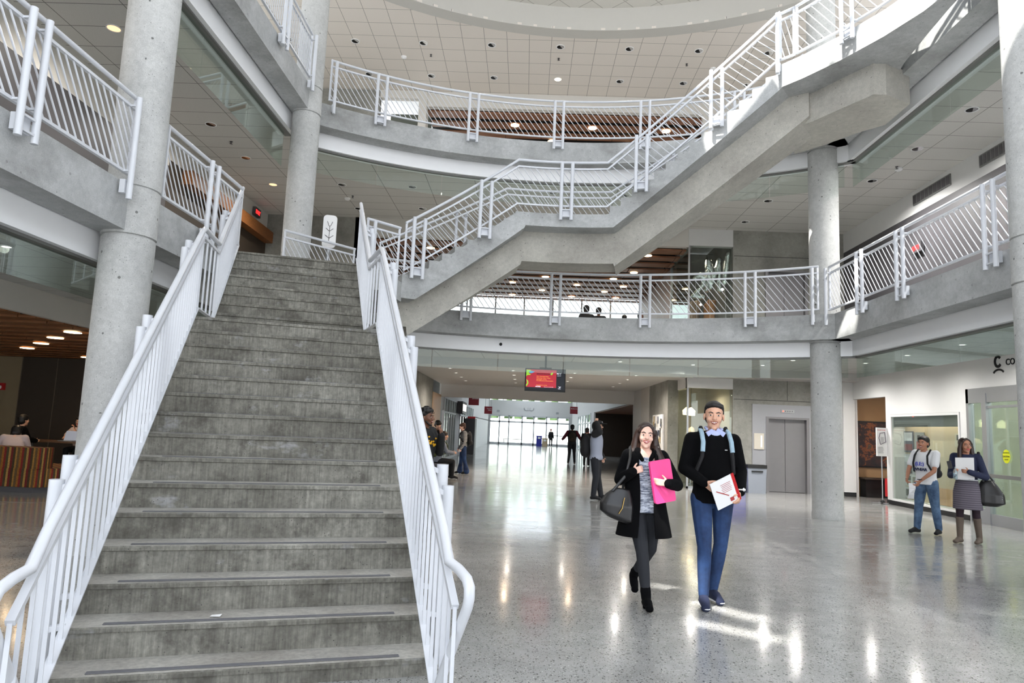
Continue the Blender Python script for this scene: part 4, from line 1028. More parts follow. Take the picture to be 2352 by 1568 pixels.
t = root('milkshake_cup', (-13.3,15.2,.74), 'tall clear drink cup with straw on the lounge table at left', 'cup'); obj('cup', M().lathe([(.03,0),(.045,.15),(.035,.2),(.01,.22)],(-13.3,15.2,.74),16), m_white, t); obj('straw', M().tube([(-13.3,15.2,.94),(-13.29,15.2,1.04)],.005,6), m_white, t)
t = root('soft_drink_cup', (-8.62,14.75,.42), 'drink cup with dark blue lid on the low table', 'cup'); obj('cup', M().lathe([(.03,0),(.045,.12),(0,.12)],(-8.62,14.75,.42),16), m_greyp, t); obj('lid', M().lathe([(.048,.12),(.045,.15),(0,.155)],(-8.62,14.75,.42),16), flat('navy_lid',(34,36,90),.4), t)
m = M().ell((-8.35,14.8,.48),(.14,.1,.06),12,8); m.v = [(a+.02*math.sin(40*b),b,c_+.015*math.sin(50*a)) for a,b,c_ in m.v]
thing('food_wrapper', m, flat('cream_wrapper',(214,196,160),.7), 'crumpled cream food wrapper on the low table', 'wrapper')
thing('small_napkin', M().box(-8.15,-8.02,14.6,14.7,.421,.45), flat('napkin',(200,150,150),.7), 'small pink and white napkin at the right of the low table', 'napkin', sm=False)
# ------------------------------------------------------------------ television
t = root('hanging_television', (.45,17.0,2.4), 'black television hanging from the ceiling with a red event notice', 'television')
tx0, tx1, tz0, tz1, ty = -.05, .945, 2.43, 2.99, 17.0
obj('casing', M().rounded(tx0,tx1,ty,ty+.09,tz0-.0,tz1,.012), m_blackp, t, sm=False)
obj('ceiling_mount', M().tube([(.45,ty+.05,tz1-.02),(.45,ty+.05,3.42)],.022,10).box(.3,.6,ty+.02,ty+.08,tz1,tz1+.03), m_blackp, t)
def scr(u,v): return (tx0+.03+(tx1-tx0-.06)*u, 0, tz0+.05+(tz1-tz0-.08)*v)
def panel(nm,u0,u1,v0,v1,mat,e): a = scr(u0,v0); b = scr(u1,v1); return obj(nm, M().box(a[0],b[0],ty-e,ty+.001,a[2],b[2]), mat, t, sm=False)
e_nav = emit('screen_dark',(14,18,30),.6); e_red = emit('screen_red',(200,40,60),.5); e_yel = emit('screen_yellow',(255,200,90),.9); e_wh = emit('screen_white',(240,240,255),.9)
e_grn = emit('screen_green',(150,210,60),.8); e_blu = emit('screen_blue',(60,160,200),.8); e_mar = emit('screen_maroon',(90,10,40),.5)
panel('screen',0,1,0,1,e_nav,.003); panel('notice_panel',0,.79,.1,1,e_red,.006)
m = M(); tx = lambda s_,size,u,v,mm,b=0: text_m(mm, s_, size, (scr(u,v)[0], ty-.009, scr(u,v)[2]), (1,0,0), (0,0,1), .002, bold=b)
tx('DRAGON BOATING', .038, .27, .76, m, .002); obj('title_lettering', m, e_mar, t, sm=False)
m = M()
for s_, v in (('When: Wednesdays 5:30pm',.64),('Where: Dock  5:30pm - 7:30pm',.56),('Date: May 27 - June 24',.49),('Price: $30 students of 60 non students',.42),('No experience necessary',.20)): tx(s_, .026, .27, v, m)
obj('text_lines', m, e_yel, t, sm=False)
m = M(); tx('ACTIVE!', .034, .25, .115, m, .002); tx('Sign up at rec centre desk', .022, .47, .115, m); tx('Mar 31', .036, .80, .80, m, .001); tx('4:35 PM', .028, .81, .70, m); tx('KPU', .034, .84, .04, m)
m.bar((scr(.86,.17)[0],ty-.009,scr(.86,.17)[2]),(scr(.885,.12)[0],ty-.009,scr(.885,.12)[2]),.002,.014,up=(0,0,1)); m.bar((scr(.91,.17)[0],ty-.009,scr(.91,.17)[2]),(scr(.885,.12)[0],ty-.009,scr(.885,.12)[2]),.002,.014,up=(0,0,1))
obj('white_text', m, e_wh, t, sm=False)
def blob(pts, mat, nm, e=.0085): # flat graphic on the screen
    vs = [(scr(u,v)[0], ty-e, scr(u,v)[2]) for u,v in pts]; n = len(vs); vs2 = [(a,ty-.004,c_) for a,b,c_ in vs]
    obj(nm, M().add(vs+vs2,[tuple(range(n)),tuple(range(2*n-1,n-1,-1))]+[(i,(i+1)%n,n+(i+1)%n,n+i) for i in range(n)]), mat, t, sm=False)
blob([(0,.98),(.12,.97),(.1,.84),(.05,.8),(.12,.75),(.1,.72),(.02,.7),(0,.62)], e_grn, 'green_graphic')
blob([(.07,.9),(.14,.93),(.22,.88),(.18,.84),(.12,.8),(.07,.84)], e_blu, 'blue_graphic', .0095)
blob([(.0,.5),(.05,.42),(.065,.3),(.04,.2),(.01,.13),(.0,.2),(.03,.3),(.02,.4)], e_grn, 'green_tail')
blob([(.62,.78),(.66,.86),(.7,.88),(.69,.78),(.66,.74)], e_grn, 'green_drum')
# ------------------------------------------------------------------ ceiling lights (copies of one fitting each)
def fitting(nm, mats, label, cat, group, pts, r=.085, lit=False, deep=.05):
    base = root(nm, (0,0,0), label, cat, group)
    obj('trim_ring', M().lathe([(r+.02,-.008),(r+.02,.004),(r,.004),(r,-.008),(r+.02,-.008)],(0,0,0),20,False), mats[0], base, world=False)
    obj('reflector', M().lathe([(r,-.003),(r*.8,.0),(r*.4,.0005),(0,.001)] if lit else [(r,-.004),(r*.75,-.002),(r*.5,0),(0,.001)],(0,0,0),20), mats[1], base, world=False)
    for i, p in enumerate(pts):
        o = base if i == 0 else copy_tree(base)
        o.location = p
n_ = N('reflector_painted_glint'); x_,y_,z_ = n_.sep(n_.co()); n_.base(n_.ramp(n_.math('ADD', n_.math('MULTIPLY', n_.math('ADD', x_, n_.math('MULTIPLY', y_, -.5)), 5), .5), [(.55,srgb((40,40,42))),(.62,srgb((235,235,235)))])); n_.set(Roughness=.15, Metallic=.8); m_refl = n_.m  # ramp paints a bright reflection and a dark side across the reflector
pts3 = [(-5.13+1.9*i, 18.0, 11.995) for i in range(8)] + [(-5.15+1.9*i, 19.8, 11.995) for i in range(8) if i != 3] + [(-7.0,18,11.995)]
fitting('recessed_downlight', (m_white,m_refl), 'unlit round recessed light in the tiled top-floor ceiling', 'ceiling light', 'unlit top-floor ceiling lights', pts3, .1)
fitting('recessed_downlight', (m_white,m_light_on), 'the one lit recessed light in the tiled top-floor ceiling', 'ceiling light', None, [(.58,19.78,11.993)], .1, True)
fitting('recessed_downlight', (m_white,m_refl), 'unlit round recessed light in the tiled second-floor ceiling', 'ceiling light', 'unlit second-floor ceiling lights',
  [(x,y,7.675) for x,y in ((-6.96,14.0),(-6.95,15.85),(-5.06,17.5),(-5.1,19.5),(-3.2,19.3),(-3.2,17.5),(6.1,19.5),(6.12,17.65),(8.0,16.0),(8.0,14.1),(8.0,12.3),(2.4,17.6),(.5,17.6))], .1)
fitting('recessed_downlight', (m_white,m_light_soft), 'dimly lit warm recessed light in the left second-floor ceiling', 'ceiling light', 'dim warm lights in the left second-floor ceiling', [(-6.92,10.41,7.673),(-6.95,17.66,7.673)], .1, True)
m_wl = emit('cool_white_lamp',(255,250,240),6)
fitting('recessed_downlight', (m_white,m_wl), 'small bright recessed light in the ground-floor tiled ceiling', 'ceiling light', 'ground-floor tiled ceiling lights',
  [(x,y,3.415) for x,y in ((6.15,18.2),(6.4,16.8),(4.48,18.8),(8.15,15),(8.13,16.8),(8.15,13.1),(2.5,18.7),(-6.3,8.0),(8.1,18.5))], .05, True)
fitting('recessed_downlight', (m_white,m_wl), 'small bright recessed light in the low soffit before the hall', 'ceiling light', 'soffit lights before the hall',
  [(x,y,3.195) for x in (-2.28,-.42,1.4,3.2) for y in (20.4,22.1,23.95,25.8)], .04, True)
fitting('slat_ceiling_light', (m_light_on,m_light_on), 'lit round lamp between the wood slats of the second-floor ceiling', 'ceiling light', 'lamps in the second-floor wood ceiling',
  [(x,y,7.045) for x,y in ((3.63,21.3),(3.0,22.5),(1.75,23.7),(3.57,23.7),(.53,24.86),(-.7,26.05),(1.77,26.1),(3.54,26.1),(.46,27.33),(2.94,27.2),(-.75,28.5),(1.72,28.45),(3.55,28.4),(3.0,24.8),(-1.95,22.5),(-3.2,21.3))], .11, True)
fitting('slat_ceiling_light', (m_light_on,m_light_on), 'lit round lamp between the wood slats of the top-floor ceiling', 'ceiling light', 'lamps in the top-floor wood ceiling',
  [(x,y,11.43) for x,y in ((-.72,21.82),(1.84,21.86),(-1.96,23.07),(.54,23.03),(3.1,23.16),(4.27,21.92),(6.2,22.4))], .12, True)
fitting('slat_ceiling_light', (m_light_on,m_light_on), 'lit round lamp in the orange wood slat ceiling of the left lounge', 'ceiling light', 'lamps in the left lounge ceiling',
  [(x,y,2.965) for x,y in ((-8.66,12.9),(-9.77,14.03),(-11.0,15.35),(-12.3,16.7),(-12.2,18.9))], .13, True)
# smoke detectors and sprinklers
def detector(pts, label, group):
    base = root('smoke_detector', pts[0], label, 'smoke detector', group); obj('dome', M().lathe([(.08,0),(.08,-.03),(.05,-.06),(0,-.065)],(0,0,0),18), m_white, base, world=False)
    for p in pts[1:]: copy_tree(base).location = p
detector([(-3.9,18.75,12.0),(5.0,18.9,12.0)], 'small white smoke detector in the top-floor ceiling', 'top-floor smoke detectors')
detector([(-7.2,12.6,7.68),(8.2,15.2,7.68),(-5.2,18.6,7.68)], 'small white smoke detector in the second-floor ceiling', 'second-floor smoke detectors')
def sprink(pts, label, group):
    base = root('sprinkler_head', pts[0], label, 'sprinkler', group); obj('head', M().lathe([(.03,0),(.03,-.015),(.01,-.02),(.01,-.05),(.035,-.055),(0,-.06)],(0,0,0),12), m_darkg, base, world=False)
    for p in pts[1:]: copy_tree(base).location = p
sprink([(-3.1,18.6,12),(.55,18.6,12),(4.2,18.7,12)], 'small dark sprinkler head in the top-floor ceiling', 'top-floor sprinklers')
sprink([(-6.9,14.9,7.68),(8.1,15.1,7.68),(-5.0,18.4,7.68),(3.0,17.6,7.68)], 'small dark sprinkler head in the second-floor ceiling', 'second-floor sprinklers')
# exit signs and small red things upstairs
def exitsign(x,y,z,d,label):
    t = root('exit_sign', (x,y,z), label, 'exit sign'); ax = V((0,1,0)) if d == 'l' else V((0,-1,0))
    s = 1 if d == 'l' else -1
    obj('housing', M().box(x,x+s*.08,y-.2,y+.2,z-.12,z+.12) if s>0 else M().box(x-.08,x,y-.2,y+.2,z-.12,z+.12), m_darkg, t, sm=False)
    m = M(); text_m(m, 'EXIT', .16, (x+s*.085, y-.17 if s>0 else y+.17, z-.06), (0,s,0), (0,0,1), .004, bold=.003); obj('lettering', m, emit('exit_red',(255,40,40),3), t, sm=False)
exitsign(-8.08,13.0,7.35,'l','small red exit sign on the upper left wall behind the near railing')
exitsign(-8.08,19.4,7.42,'l','red exit sign above the wooden canopy')
exitsign(9.28,16.4,6.2,'r','red exit sign on the right second-floor wall behind the railing')
# white longboard-like notice on a post at second floor
t = root('round_topped_sign', (-4.05,13.3,L2), 'white rounded sign on a grey post behind the stair platform railing', 'sign')
obj('post', M().tube([(-4.05,13.38,L2),(-4.05,13.38,5.4)],.045,12), m_alu, t)
m = M(); pr=[]; 
for cx_,cz_,a in ((.06,.26,0),(-.06,.26,90),(-.06,-.26,180),(.06,-.26,270)):
    for k in range(6): tt = math.radians(a+18*k); pr.append((cx_+.07*math.cos(tt), cz_+.07*math.sin(tt)))
n = len(pr); c0 = V((-4.02,13.28,5.22)); fx = V((.96,.2,0)).normalized()
vs = [c0+fx*a+V((0,0,b)) for a,b in pr]+[c0+fx*a+V((0,0,b))+V((0,.02,0)) for a,b in pr]
obj('board', M().add(vs,[tuple(range(n)),tuple(range(2*n-1,n-1,-1))]+[(i,(i+1)%n,n+(i+1)%n,n+i) for i in range(n)]), m_white, t, sm=False)
m = M(); g = lambda a,b: tuple(c0+fx*a+V((0,-.004,b)))
for P in ([g(0,.1),g(0,-.22)],[g(-.05,.2),g(-.02,.12),g(0,.1)],[g(.05,.2),g(.02,.12),g(0,.1)],[g(-.07,.06),g(0,.0),g(.07,.06)],[g(-.08,-.08),g(0,-.14),g(.08,-.08)]): m.tube(P,.005,5)
obj('line_drawing', m, m_darkg, t)
# white paper scrap on stair
thing('paper_scrap', M().add([sp(.72,-13*ST+.11,ZL-13*SRI+.006),sp(.78,-13*ST+.10,ZL-13*SRI+.006),sp(.79,-13*ST+.14,ZL-13*SRI+.012),sp(.73,-13*ST+.15,ZL-13*SRI+.006)],[(0,1,2,3)]), m_white, 'tiny white scrap of paper on a lower stair tread', 'paper scrap', sm=False)
# black ball on bulkhead
thing('security_camera', M().ell((-.62,CY+math.sqrt((CR+.4)**2-(1.37)**2)-.02,3.37),(.035,.03,.035)), m_blackp, 'small black dome camera on the white curved bulkhead', 'camera')
# ------------------------------------------------------------------ people
def skin_mat(name, c):
    n = N(name); n.base(srgb(c)); n.set(Roughness=.5, Subsurface_Weight=.08); n.b.inputs['Subsurface Radius'].default_value = (.02,.008,.005); return n.m
SK1 = skin_mat('fair_skin',(226,184,166)); SK2 = skin_mat('olive_skin',(214,166,140)); SK3 = skin_mat('brown_skin',(122,82,62)); SK4 = skin_mat('tan_skin',(176,124,98))
def cloth(name, c, var=.1, sc_=30, rough=.85, **k): return flat(name, c, rough, 0, var, sc_, **k)
c_black = cloth('black_wool',(7,7,9),rough=1,Specular_IOR_Level=.15); c_blackj = cloth('black_denim',(32,34,40)); c_navy = cloth('navy_cloth',(26,34,62)); c_dark = cloth('dark_cloth',(26,26,28))
_n = N('blue_denim'); _a = _n.noise(5,4,.6); _n.base(_n.ramp(_a,[(.3,srgb((16,32,64))),(.7,srgb((40,70,116)))])); _n.set(Roughness=.85); c_jean = _n.m
_n = N('faded_denim'); _a = _n.noise(6,4,.7); _n.base(_n.ramp(_a,[(.3,srgb((40,62,92))),(.7,srgb((96,124,156)))])); _n.set(Roughness=.85); c_jean2 = _n.m
_n = N('heather_knit'); _a = _n.noise(1,3,.8,co=_n.co((14,14,90))); _n.base(_n.ramp(_a,[(.4,srgb((84,92,112))),(.6,srgb((214,220,232)))])); _n.set(Roughness=.9); c_heather = _n.m
_n = N('striped_jersey'); _x,_y,_z = _n.sep(_n.co()); _n.base(_n.ramp(_n.math('FRACT',_n.math('MULTIPLY',_z,26)),[(0,srgb((34,36,44))),(.55,srgb((200,200,200)))],'CONSTANT')); _n.set(Roughness=.9); c_stripe = _n.m
_n = N('grey_tweed'); _x,_y,_z = _n.sep(_n.co()); _n.base(_n.mix(_n.math('LESS_THAN',_n.math('FRACT',_n.math('MULTIPLY',_z,30)),.3), srgb((104,98,108)), srgb((72,68,78)))); _n.set(Roughness=.95); c_skirt = _n.m
c_white = cloth('white_cotton',(232,233,236),.02); c_grey = cloth('grey_fleece',(126,130,140)); c_vest = cloth('light_grey_jacket',(150,156,172),.03); c_maroon = cloth('maroon_sleeves',(96,26,40)); c_olive = cloth('olive_canvas',(74,78,40))
c_leather = flat('black_leather',(24,23,24),.32,0,.1,12); c_boot = flat('brown_suede',(92,80,70),.8,0,.12,14); c_tights = cloth('dark_tights',(40,24,34)); c_hairk = flat('black_hair',(20,17,16),.5,0,.3,60); c_hairb = flat('dark_brown_hair',(44,28,22),.42,0,.35,60); c_hairm = flat('brown_hair',(74,48,36),.5,0,.3,50)
m_eyew = flat('eye_white',(235,232,228),.3,0,0); m_iris = flat('iris',(40,26,20),.25,0,0); m_lip = flat('lips',(176,84,82),.5,0,0); m_lipm = flat('muted_lips',(150,88,78),.5,0,0); m_teeth = flat('teeth',(240,238,232),.3,0,0)
def rotm(yaw, pitch=0, roll=0): return (Matrix.Rotation(yaw,3,'Z') @ Matrix.Rotation(pitch,3,'X') @ Matrix.Rotation(roll,3,'Y'))
def hand(m, w, d, nrm, side, s=1.0, curl=.5, thumb=1.0):
    """w wrist, d direction of the hand, nrm the palm's facing, side=+1/-1 where the thumb leaves"""
    w = V(w); d = V(d).normalized(); nrm = V(nrm); nrm = (nrm - d*nrm.dot(d)).normalized(); a = d.cross(nrm)*side
    r = .0095*s
    for k, o in enumerate((-.024,-.008,.008,.024)): m.cap(w + a*o*.7*s + d*.01*s, w + a*o*s + d*.075*s, .015*s, .0125*s)
    for k, (o, L) in enumerate(((.027,.068),(.009,.076),(-.009,.07),(-.026,.056))):
        b = w + a*o*s + d*.085*s; c = curl + .08*k; d1 = (d*math.cos(c) + nrm*math.sin(c)); d2 = (d*math.cos(c*2.1) + nrm*math.sin(c*2.1))
        p1 = b + d1*L*.5*s; p2 = p1 + d2*L*.5*s
        m.chain([b - d*.01*s, b, p1, p2], [r*1.05, r, r*.95, r*.78])
    t0 = w + a*.024*s + d*.02*s; td = (a*.75 + d*.6 + nrm*.35*thumb).normalized(); t1 = t0 + td*.042*s; t2 = t1 + (td + d*.5 + nrm*.3).normalized()*.03*s
    m.chain([t0, t1, t2], [.014*s, .0105*s, .0088*s])
class Fig:
    def __init__(f, loc, rz, H, label, skin, vox, pose, female=False, group=None, seat=False):
        f.H = H; f.s = s = H/1.75; f.vox = vox; f.fem = female; f.hs = 1.1; p = dict(
            pel=(0,0,.53*H), neck=(0,.0,.845*H), head=(0,-.02*s,H-.135*s), hy=0, hp=0, hr=0,
            shR=(-.185*s,.0,.815*H), shL=(.185*s,.0,.815*H), elR=(-.24*s,.02,.63*H), elL=(.24*s,.02,.63*H), wrR=(-.25*s,-.06,.485*H), wrL=(.25*s,-.06,.485*H),
            hipR=(-.095*s,0,.515*H), hipL=(.095*s,0,.515*H), knR=(-.1*s,-.02,.285*H), knL=(.1*s,-.02,.285*H), anR=(-.1*s,.02,.05*H), anL=(.1*s,.02,.05*H),
            ftR=(0,-1,0), ftL=(0,-1,0), hdR=(0,-.2,-1), hdL=(0,-.2,-1), hnR=(1,0,0), hnL=(-1,0,0), cuR=.5, cuL=.5)
        if female: p.update(shR=(-.165*s,0,.812*H), shL=(.165*s,0,.812*H))
        p.update(pose); f.p = p
        m = M(); f.torso(m, 0, 1); f.limbs(m); f.headm(m)
        me = remesh(m, vox, 2); me.materials.append(skin)
        f.o = bpy.data.objects.new('person', me); COL.objects.link(f.o); smooth(me, 180)
        f.o.location = loc; f.o.rotation_euler = (0,0,rz); tag(f.o, label, 'person', group)
    def add(f, nm, m, mat, vox=None, it=2, label=None, parent=None, sm=True, ang=50):
        me = remesh(m, vox, it) if vox else m
        o = obj(nm, me, mat, parent or f.o, world=False, sm=True, ang=180 if vox else ang)
        if parent: o.matrix_parent_inverse = Matrix.Identity(4)
        if label: o['label'] = label
        return o
    def rings(f, e=0, z0=0.0, z1=1.0, flare=0, top=True):
        p = f.p; s = f.s; P = V(p['pel']); K = V(p['neck']); w = (.93 if f.fem else 1.0)
        tb = [(-.09,.165,.115),(0,.168,.118),(.12,.14 if f.fem else .155,.10),(.24,.138 if f.fem else .155,.098),(.5,.158*w if f.fem else .175,.112),(.72,.168*w,.112),(.88,.142*w,.092),(.96,.105*w,.075),(1.0,.062,.060)]
        out = []
        for t, rx, ry in tb:
            if t < z0-1e-6 or t > z1+1e-6: continue
            c = P.lerp(K, t) if t >= 0 else P + V((0,0,t*(K.z-P.z)))
            out.append((c.x, c.y, c.z, rx*s+e, ry*s+e))
        return out
    def torso(f, m, a, b): m.loft(f.rings(), 22, 2.2)
    def limbs(f, m):
        p = f.p; s = f.s; k = .92 if f.fem else 1
        for S_ in 'RL':
            sh, el, wr = V(p['sh'+S_]), V(p['el'+S_]), V(p['wr'+S_]); hp, kn, an = V(p['hip'+S_]), V(p['kn'+S_]), V(p['an'+S_])
            m.chain([sh, sh.lerp(el,.5), el], [.052*s*k,.045*s*k,.037*s*k]); m.chain([el, el.lerp(wr,.35), wr], [.037*s*k,.037*s*k,.024*s*k])
            hand(m, wr, p['hd'+S_], p['hn'+S_], (1 if S_ == 'R' else -1)*p.get('th'+S_,1), s*(.93 if f.fem else 1.02), p['cu'+S_])
            m.chain([hp, hp.lerp(kn,.45), kn], [.085*s,.074*s,.054*s]); m.chain([kn, kn.lerp(an,.35), an], [.054*s,.052*s,.034*s])
            ft = V(p['ft'+S_]).normalized(); m.chain([an, an+ft*.12*s+V((0,0,-.035*s))], [.036*s,.028*s])
        m.chain([V(p['neck'])-V((0,0,.03*s)), V(p['head'])+V((0,.012*s,-.05*s))], [.056*s*k,.052*s*k])
        m.cap(V(p['shR']), V(p['neck'])-V((0,0,.045*s)), .05*s, .05*s); m.cap(V(p['shL']), V(p['neck'])-V((0,0,.045*s)), .05*s, .05*s)
    def hx(f, v): return V(f.p['head']) + f.R @ (V(v)*f.s*f.hs)
    def headm(f, m):
        p = f.p; s = f.s*f.hs; f.R = rotm(p['hy'], p['hp'], p['hr']); h = f.hx; R = f.R
        E = lambda c, r: m.ell(h(c), tuple(x*s for x in r), 16, 10, R)
        w = .94 if f.fem else 1
        E((0,.014,.042),(.073*w,.09,.08)); E((0,-.018,-.005),(.062*w,.068,.084)); E((0,-.03,-.06),(.047*w,.048,.042)); E((0,-.058,-.088),(.022*w,.02,.017))
        m.cap(h((0,-.086,.02)), h((0,-.103,-.014)), .008*s, .0125*s); E((-.011,-.094,-.017),(.007,.009,.006)); E((.011,-.094,-.017),(.007,.009,.006))
        m.cap(h((-.036,-.074,.031)), h((.036,-.074,.031)), .009*s, .009*s); E((-.036,-.058,-.018),(.022,.02,.022)); E((.036,-.058,-.018),(.022,.02,.022))
        for a in (-1,1): E((a*.075*w,.012,-.002),(.009,.017,.029))
    def face(f, smile=True, lips=None, brow=None, beard=None, glasses=False):
        s = f.s*f.hs; h = f.hx
        for a in (-1,1):
            e = f.add('eye', M().ell(h((a*.03,-.0765,.012)), (.013*s,.0075*s,.0055*s),10,6,f.R), m_eyew)
            f.add('iris', M().ell(h((a*.03,-.083,.012)), (.0062*s,.0028*s,.0055*s),10,6,f.R), m_iris, parent=e)
            f.add('eyebrow', M().chain([h((a*.014,-.085,.031)), h((a*.03,-.084,.037)), h((a*.046,-.074,.031))], [.0035*s,.0042*s,.0025*s]), brow or c_hairb)
        u = .006 if smile else 0
        f.add('lips', M().chain([h((-.025,-.076,-.046+u)), h((-.012,-.086,-.051)), h((0,-.089,-.054)), h((.012,-.086,-.051)), h((.025,-.076,-.046+u))], [.0035*s,.006*s,.0068*s,.006*s,.0035*s]), lips or m_lip)
        f.add('lips', M().chain([h((-.024,-.077,-.043+u)), h((-.009,-.088,-.0415)), h((.009,-.088,-.0415)), h((.024,-.077,-.043+u))], [.003*s,.0045*s,.0045*s,.003*s]), lips or m_lip)
        if smile: f.add('teeth', M().chain([h((-.017,-.083,-.0445)), h((0,-.0905,-.0475)), h((.017,-.083,-.0445))], [.004*s,.005*s,.004*s]), m_teeth)
        if beard: f.add('beard', M().chain([h((-.058,-.02,-.045)), h((-.04,-.055,-.078)), h((0,-.07,-.094)), h((.04,-.055,-.078)), h((.058,-.02,-.045))], [.012*s]*5), beard, .007)
        if glasses:
            g = M(); 
            for a in (-1,1): g.tube([h((a*.031+.02*math.cos(t), -.092, .012+.016*math.sin(t))) for t in [2*PI*i/12 for i in range(13)]], .0022*s, 5, False); g.tube([h((a*.05,-.09,.014)), h((a*.076,.01,.012))], .002*s, 5)
            g.tube([h((-.011,-.094,.014)), h((.011,-.094,.014))], .002*s, 5); f.add('glasses', g, m_blackp)
    def hair_short(f, mat, e=.010, vox=.008, front=.052, fluff=0):
        s = f.s*f.hs; m = M(); h = f.hx
        m.ell(h((0,.030,.060)), ((.071+e)*s,(.086+e)*s,(.068+e)*s), 18, 12, f.R); m.ell(h((0,.05,.0)), ((.068+e)*s,(.052+e)*s,(.07+e*.5)*s), 14, 9, f.R)
        m.chain([h((-.052,-.042,.084)), h((-.01,-.056,.098)), h((.050,-.042,.088))], [.018*s,.024*s,.021*s]); m.chain([h((-.062,-.02,.075)), h((-.07,.005,.03))], [.014*s,.010*s]); m.chain([h((.062,-.02,.075)), h((.07,.005,.03))], [.014*s,.010*s])
        if fluff:
            for k in range(46):
                a = random.uniform(0,2*PI); b = random.uniform(-.2,1.45); d = V((math.cos(a)*math.cos(b), math.sin(a)*math.cos(b), math.sin(b)))
                if d.y < -.55 and d.z < .45: continue
                m.ell(h((d.x*.088, .02+d.y*.1, .035+d.z*.1)), (fluff*s*random.uniform(.7,1.3),)*3, 8, 5)
        return f.add('hair', m, mat, vox, 1)
    def sleeve(f, m, S_, e, t0=0, t1=1.0):
        p = f.p; s = f.s; sh, el, wr = V(p['sh'+S_]), V(p['el'+S_]), V(p['wr'+S_]); a = .052*s+e; 
        m.chain([sh, sh.lerp(el,.5), el], [a, .046*s+e, .040*s+e])
        if t1 > .5: q = el.lerp(wr, (t1-.5)*2); m.chain([el, el.lerp(q,.5), q], [.040*s+e, .037*s+e, .030*s+e*.9])
    def top(f, nm, mat, e=.014, z0=-.09, long=True, vox=.009, short=False, label=None, hood=False):
        m = M(); R_ = f.rings(e, z0, .96); P = V(f.p['neck']); R_.append((P.x,P.y,P.z-.012*f.s,.068*f.s+e*.4,.064*f.s+e*.4)); m.loft(R_, 24, 2.2)
        for S_ in 'RL':
            if short:
                p = f.p; sh, el = V(p['sh'+S_]), V(p['el'+S_]); q = sh.lerp(el,.62); m.chain([sh,q],[.055*f.s+e,.052*f.s+e])
            else: f.sleeve(m, S_, e)
            m.cap(V(f.p['sh'+S_]), P-V((0,0,.05*f.s)), .05*f.s+e, .05*f.s+e)
        if hood: m.chain([P+V((-.07,.03,0)),P+V((0,.09,-.01)),P+V((.07,.03,0))],[.035,.05,.035])
        return f.add(nm, m, mat, vox, 2, label)
    def pants(f, mat, e=.008, vox=.009, flare=0, nm='jeans', label=None, kneefrac=None):
        p = f.p; s = f.s; m = M(); Rg = f.rings(e, -.09, .13); P = V(p['pel']); m.loft(Rg, 22, 2.2)
        for S_ in 'RL':
            hp, kn, an = V(p['hip'+S_]), V(p['kn'+S_]), V(p['an'+S_]); an = an + (kn-an)*.06
            m.chain([hp, hp.lerp(kn,.4), kn], [.092*s+e,.080*s+e,.056*s+e]); m.chain([kn, kn.lerp(an,.35), an], [.056*s+e,.054*s+e,.040*s+e+flare])
        return f.add(nm, m, mat, vox, 2, label)
    def shoes(f, mat, sole=None, nm='shoe', tall=0, r=.042, vox=.008):
        p = f.p; s = f.s
        for S_ in 'RL':
            an = V(p['an'+S_]); ft = V(p['ft'+S_]).normalized(); kn = V(p['kn'+S_]); m = M()
            heel = an - ft*.035*s + V((0,0,-.035*s)); toe = an + ft*.155*s + V((0,0,-.047*s)); mid = an + ft*.06*s + V((0,0,-.02*s))
            if ft.z < -.3: toe = an + ft*.17*s
            m.chain([heel, mid, toe], [.040*s,.045*s,.033*s]); m.cap(toe, toe+V((ft.y,-ft.x,0))*.012*s, .033*s, .032*s); m.cap(an, mid, .042*s, .042*s)
            if tall: m.chain([an, an+(kn-an)*tall*.5, an+(kn-an)*tall], [.046*s,.052*s,.062*s if tall > .5 else .046*s])
            o = f.add(nm, m, mat, vox, 1)
            if sole:
                sm_ = M(); a = heel + V((0,0,-.022*s)); b = toe + V((0,0,-.012*s)); sm_.chain([a, a.lerp(b,.5), b], [.043*s,.047*s,.037*s]); sm_.v = [(x,y,(z-a.z)*.28+a.z) for x,y,z in sm_.v]
                f.add('sole', sm_, sole, .007, 1, parent=o)
    def backpack(f, mat, label, yo=.2, hh=.42):
        p = f.p; s = f.s; K = V(p['neck']); c = K + V((0,yo*s,-.27*s)); m = M(); m.ell(c,(.15*s,.09*s,hh*.55*s),16,10); m.cap(c+V((-.06,.03,-.12)),c+V((.06,.03,-.12)),.09*s,.09*s); m.cap(c+V((-.07,-.03,.1)),c+V((.07,-.03,.1)),.075*s,.075*s)
        # worn on the back: its own thing, placed in world space
        o = obj('backpack', remesh(m,.012,2), mat, None, ang=180); o.location = f.o.location; o.rotation_euler = f.o.rotation_euler; tag(o, label, 'backpack')
        st_ = M()
        for a in (-1,1): st_.tube([K+V((a*.1*s,.12*s,-.05*s)), K+V((a*.11*s,.0,.025*s)), K+V((a*.115*s,-.115*s,-.08*s)), K+V((a*.13*s,-.14*s,-.22*s)), K+V((a*.165*s,-.06*s,-.36*s)), K+V((a*.14*s,.1*s,-.42*s))], .016*s, 6)
        obj('strap', st_, mat, o, world=False); return o
def put(nm, m, mat, f, label, cat, vox=None, ang=50, parts=()):
    o = obj(nm, remesh(m,vox,2) if vox else m, mat, None, ang=180 if vox else ang); o.location = f.o.location; o.rotation_euler = f.o.rotation_euler; tag(o, label, cat)
    for n_, mm, mt in parts: obj(n_, mm, mt, o, world=False)
    return o

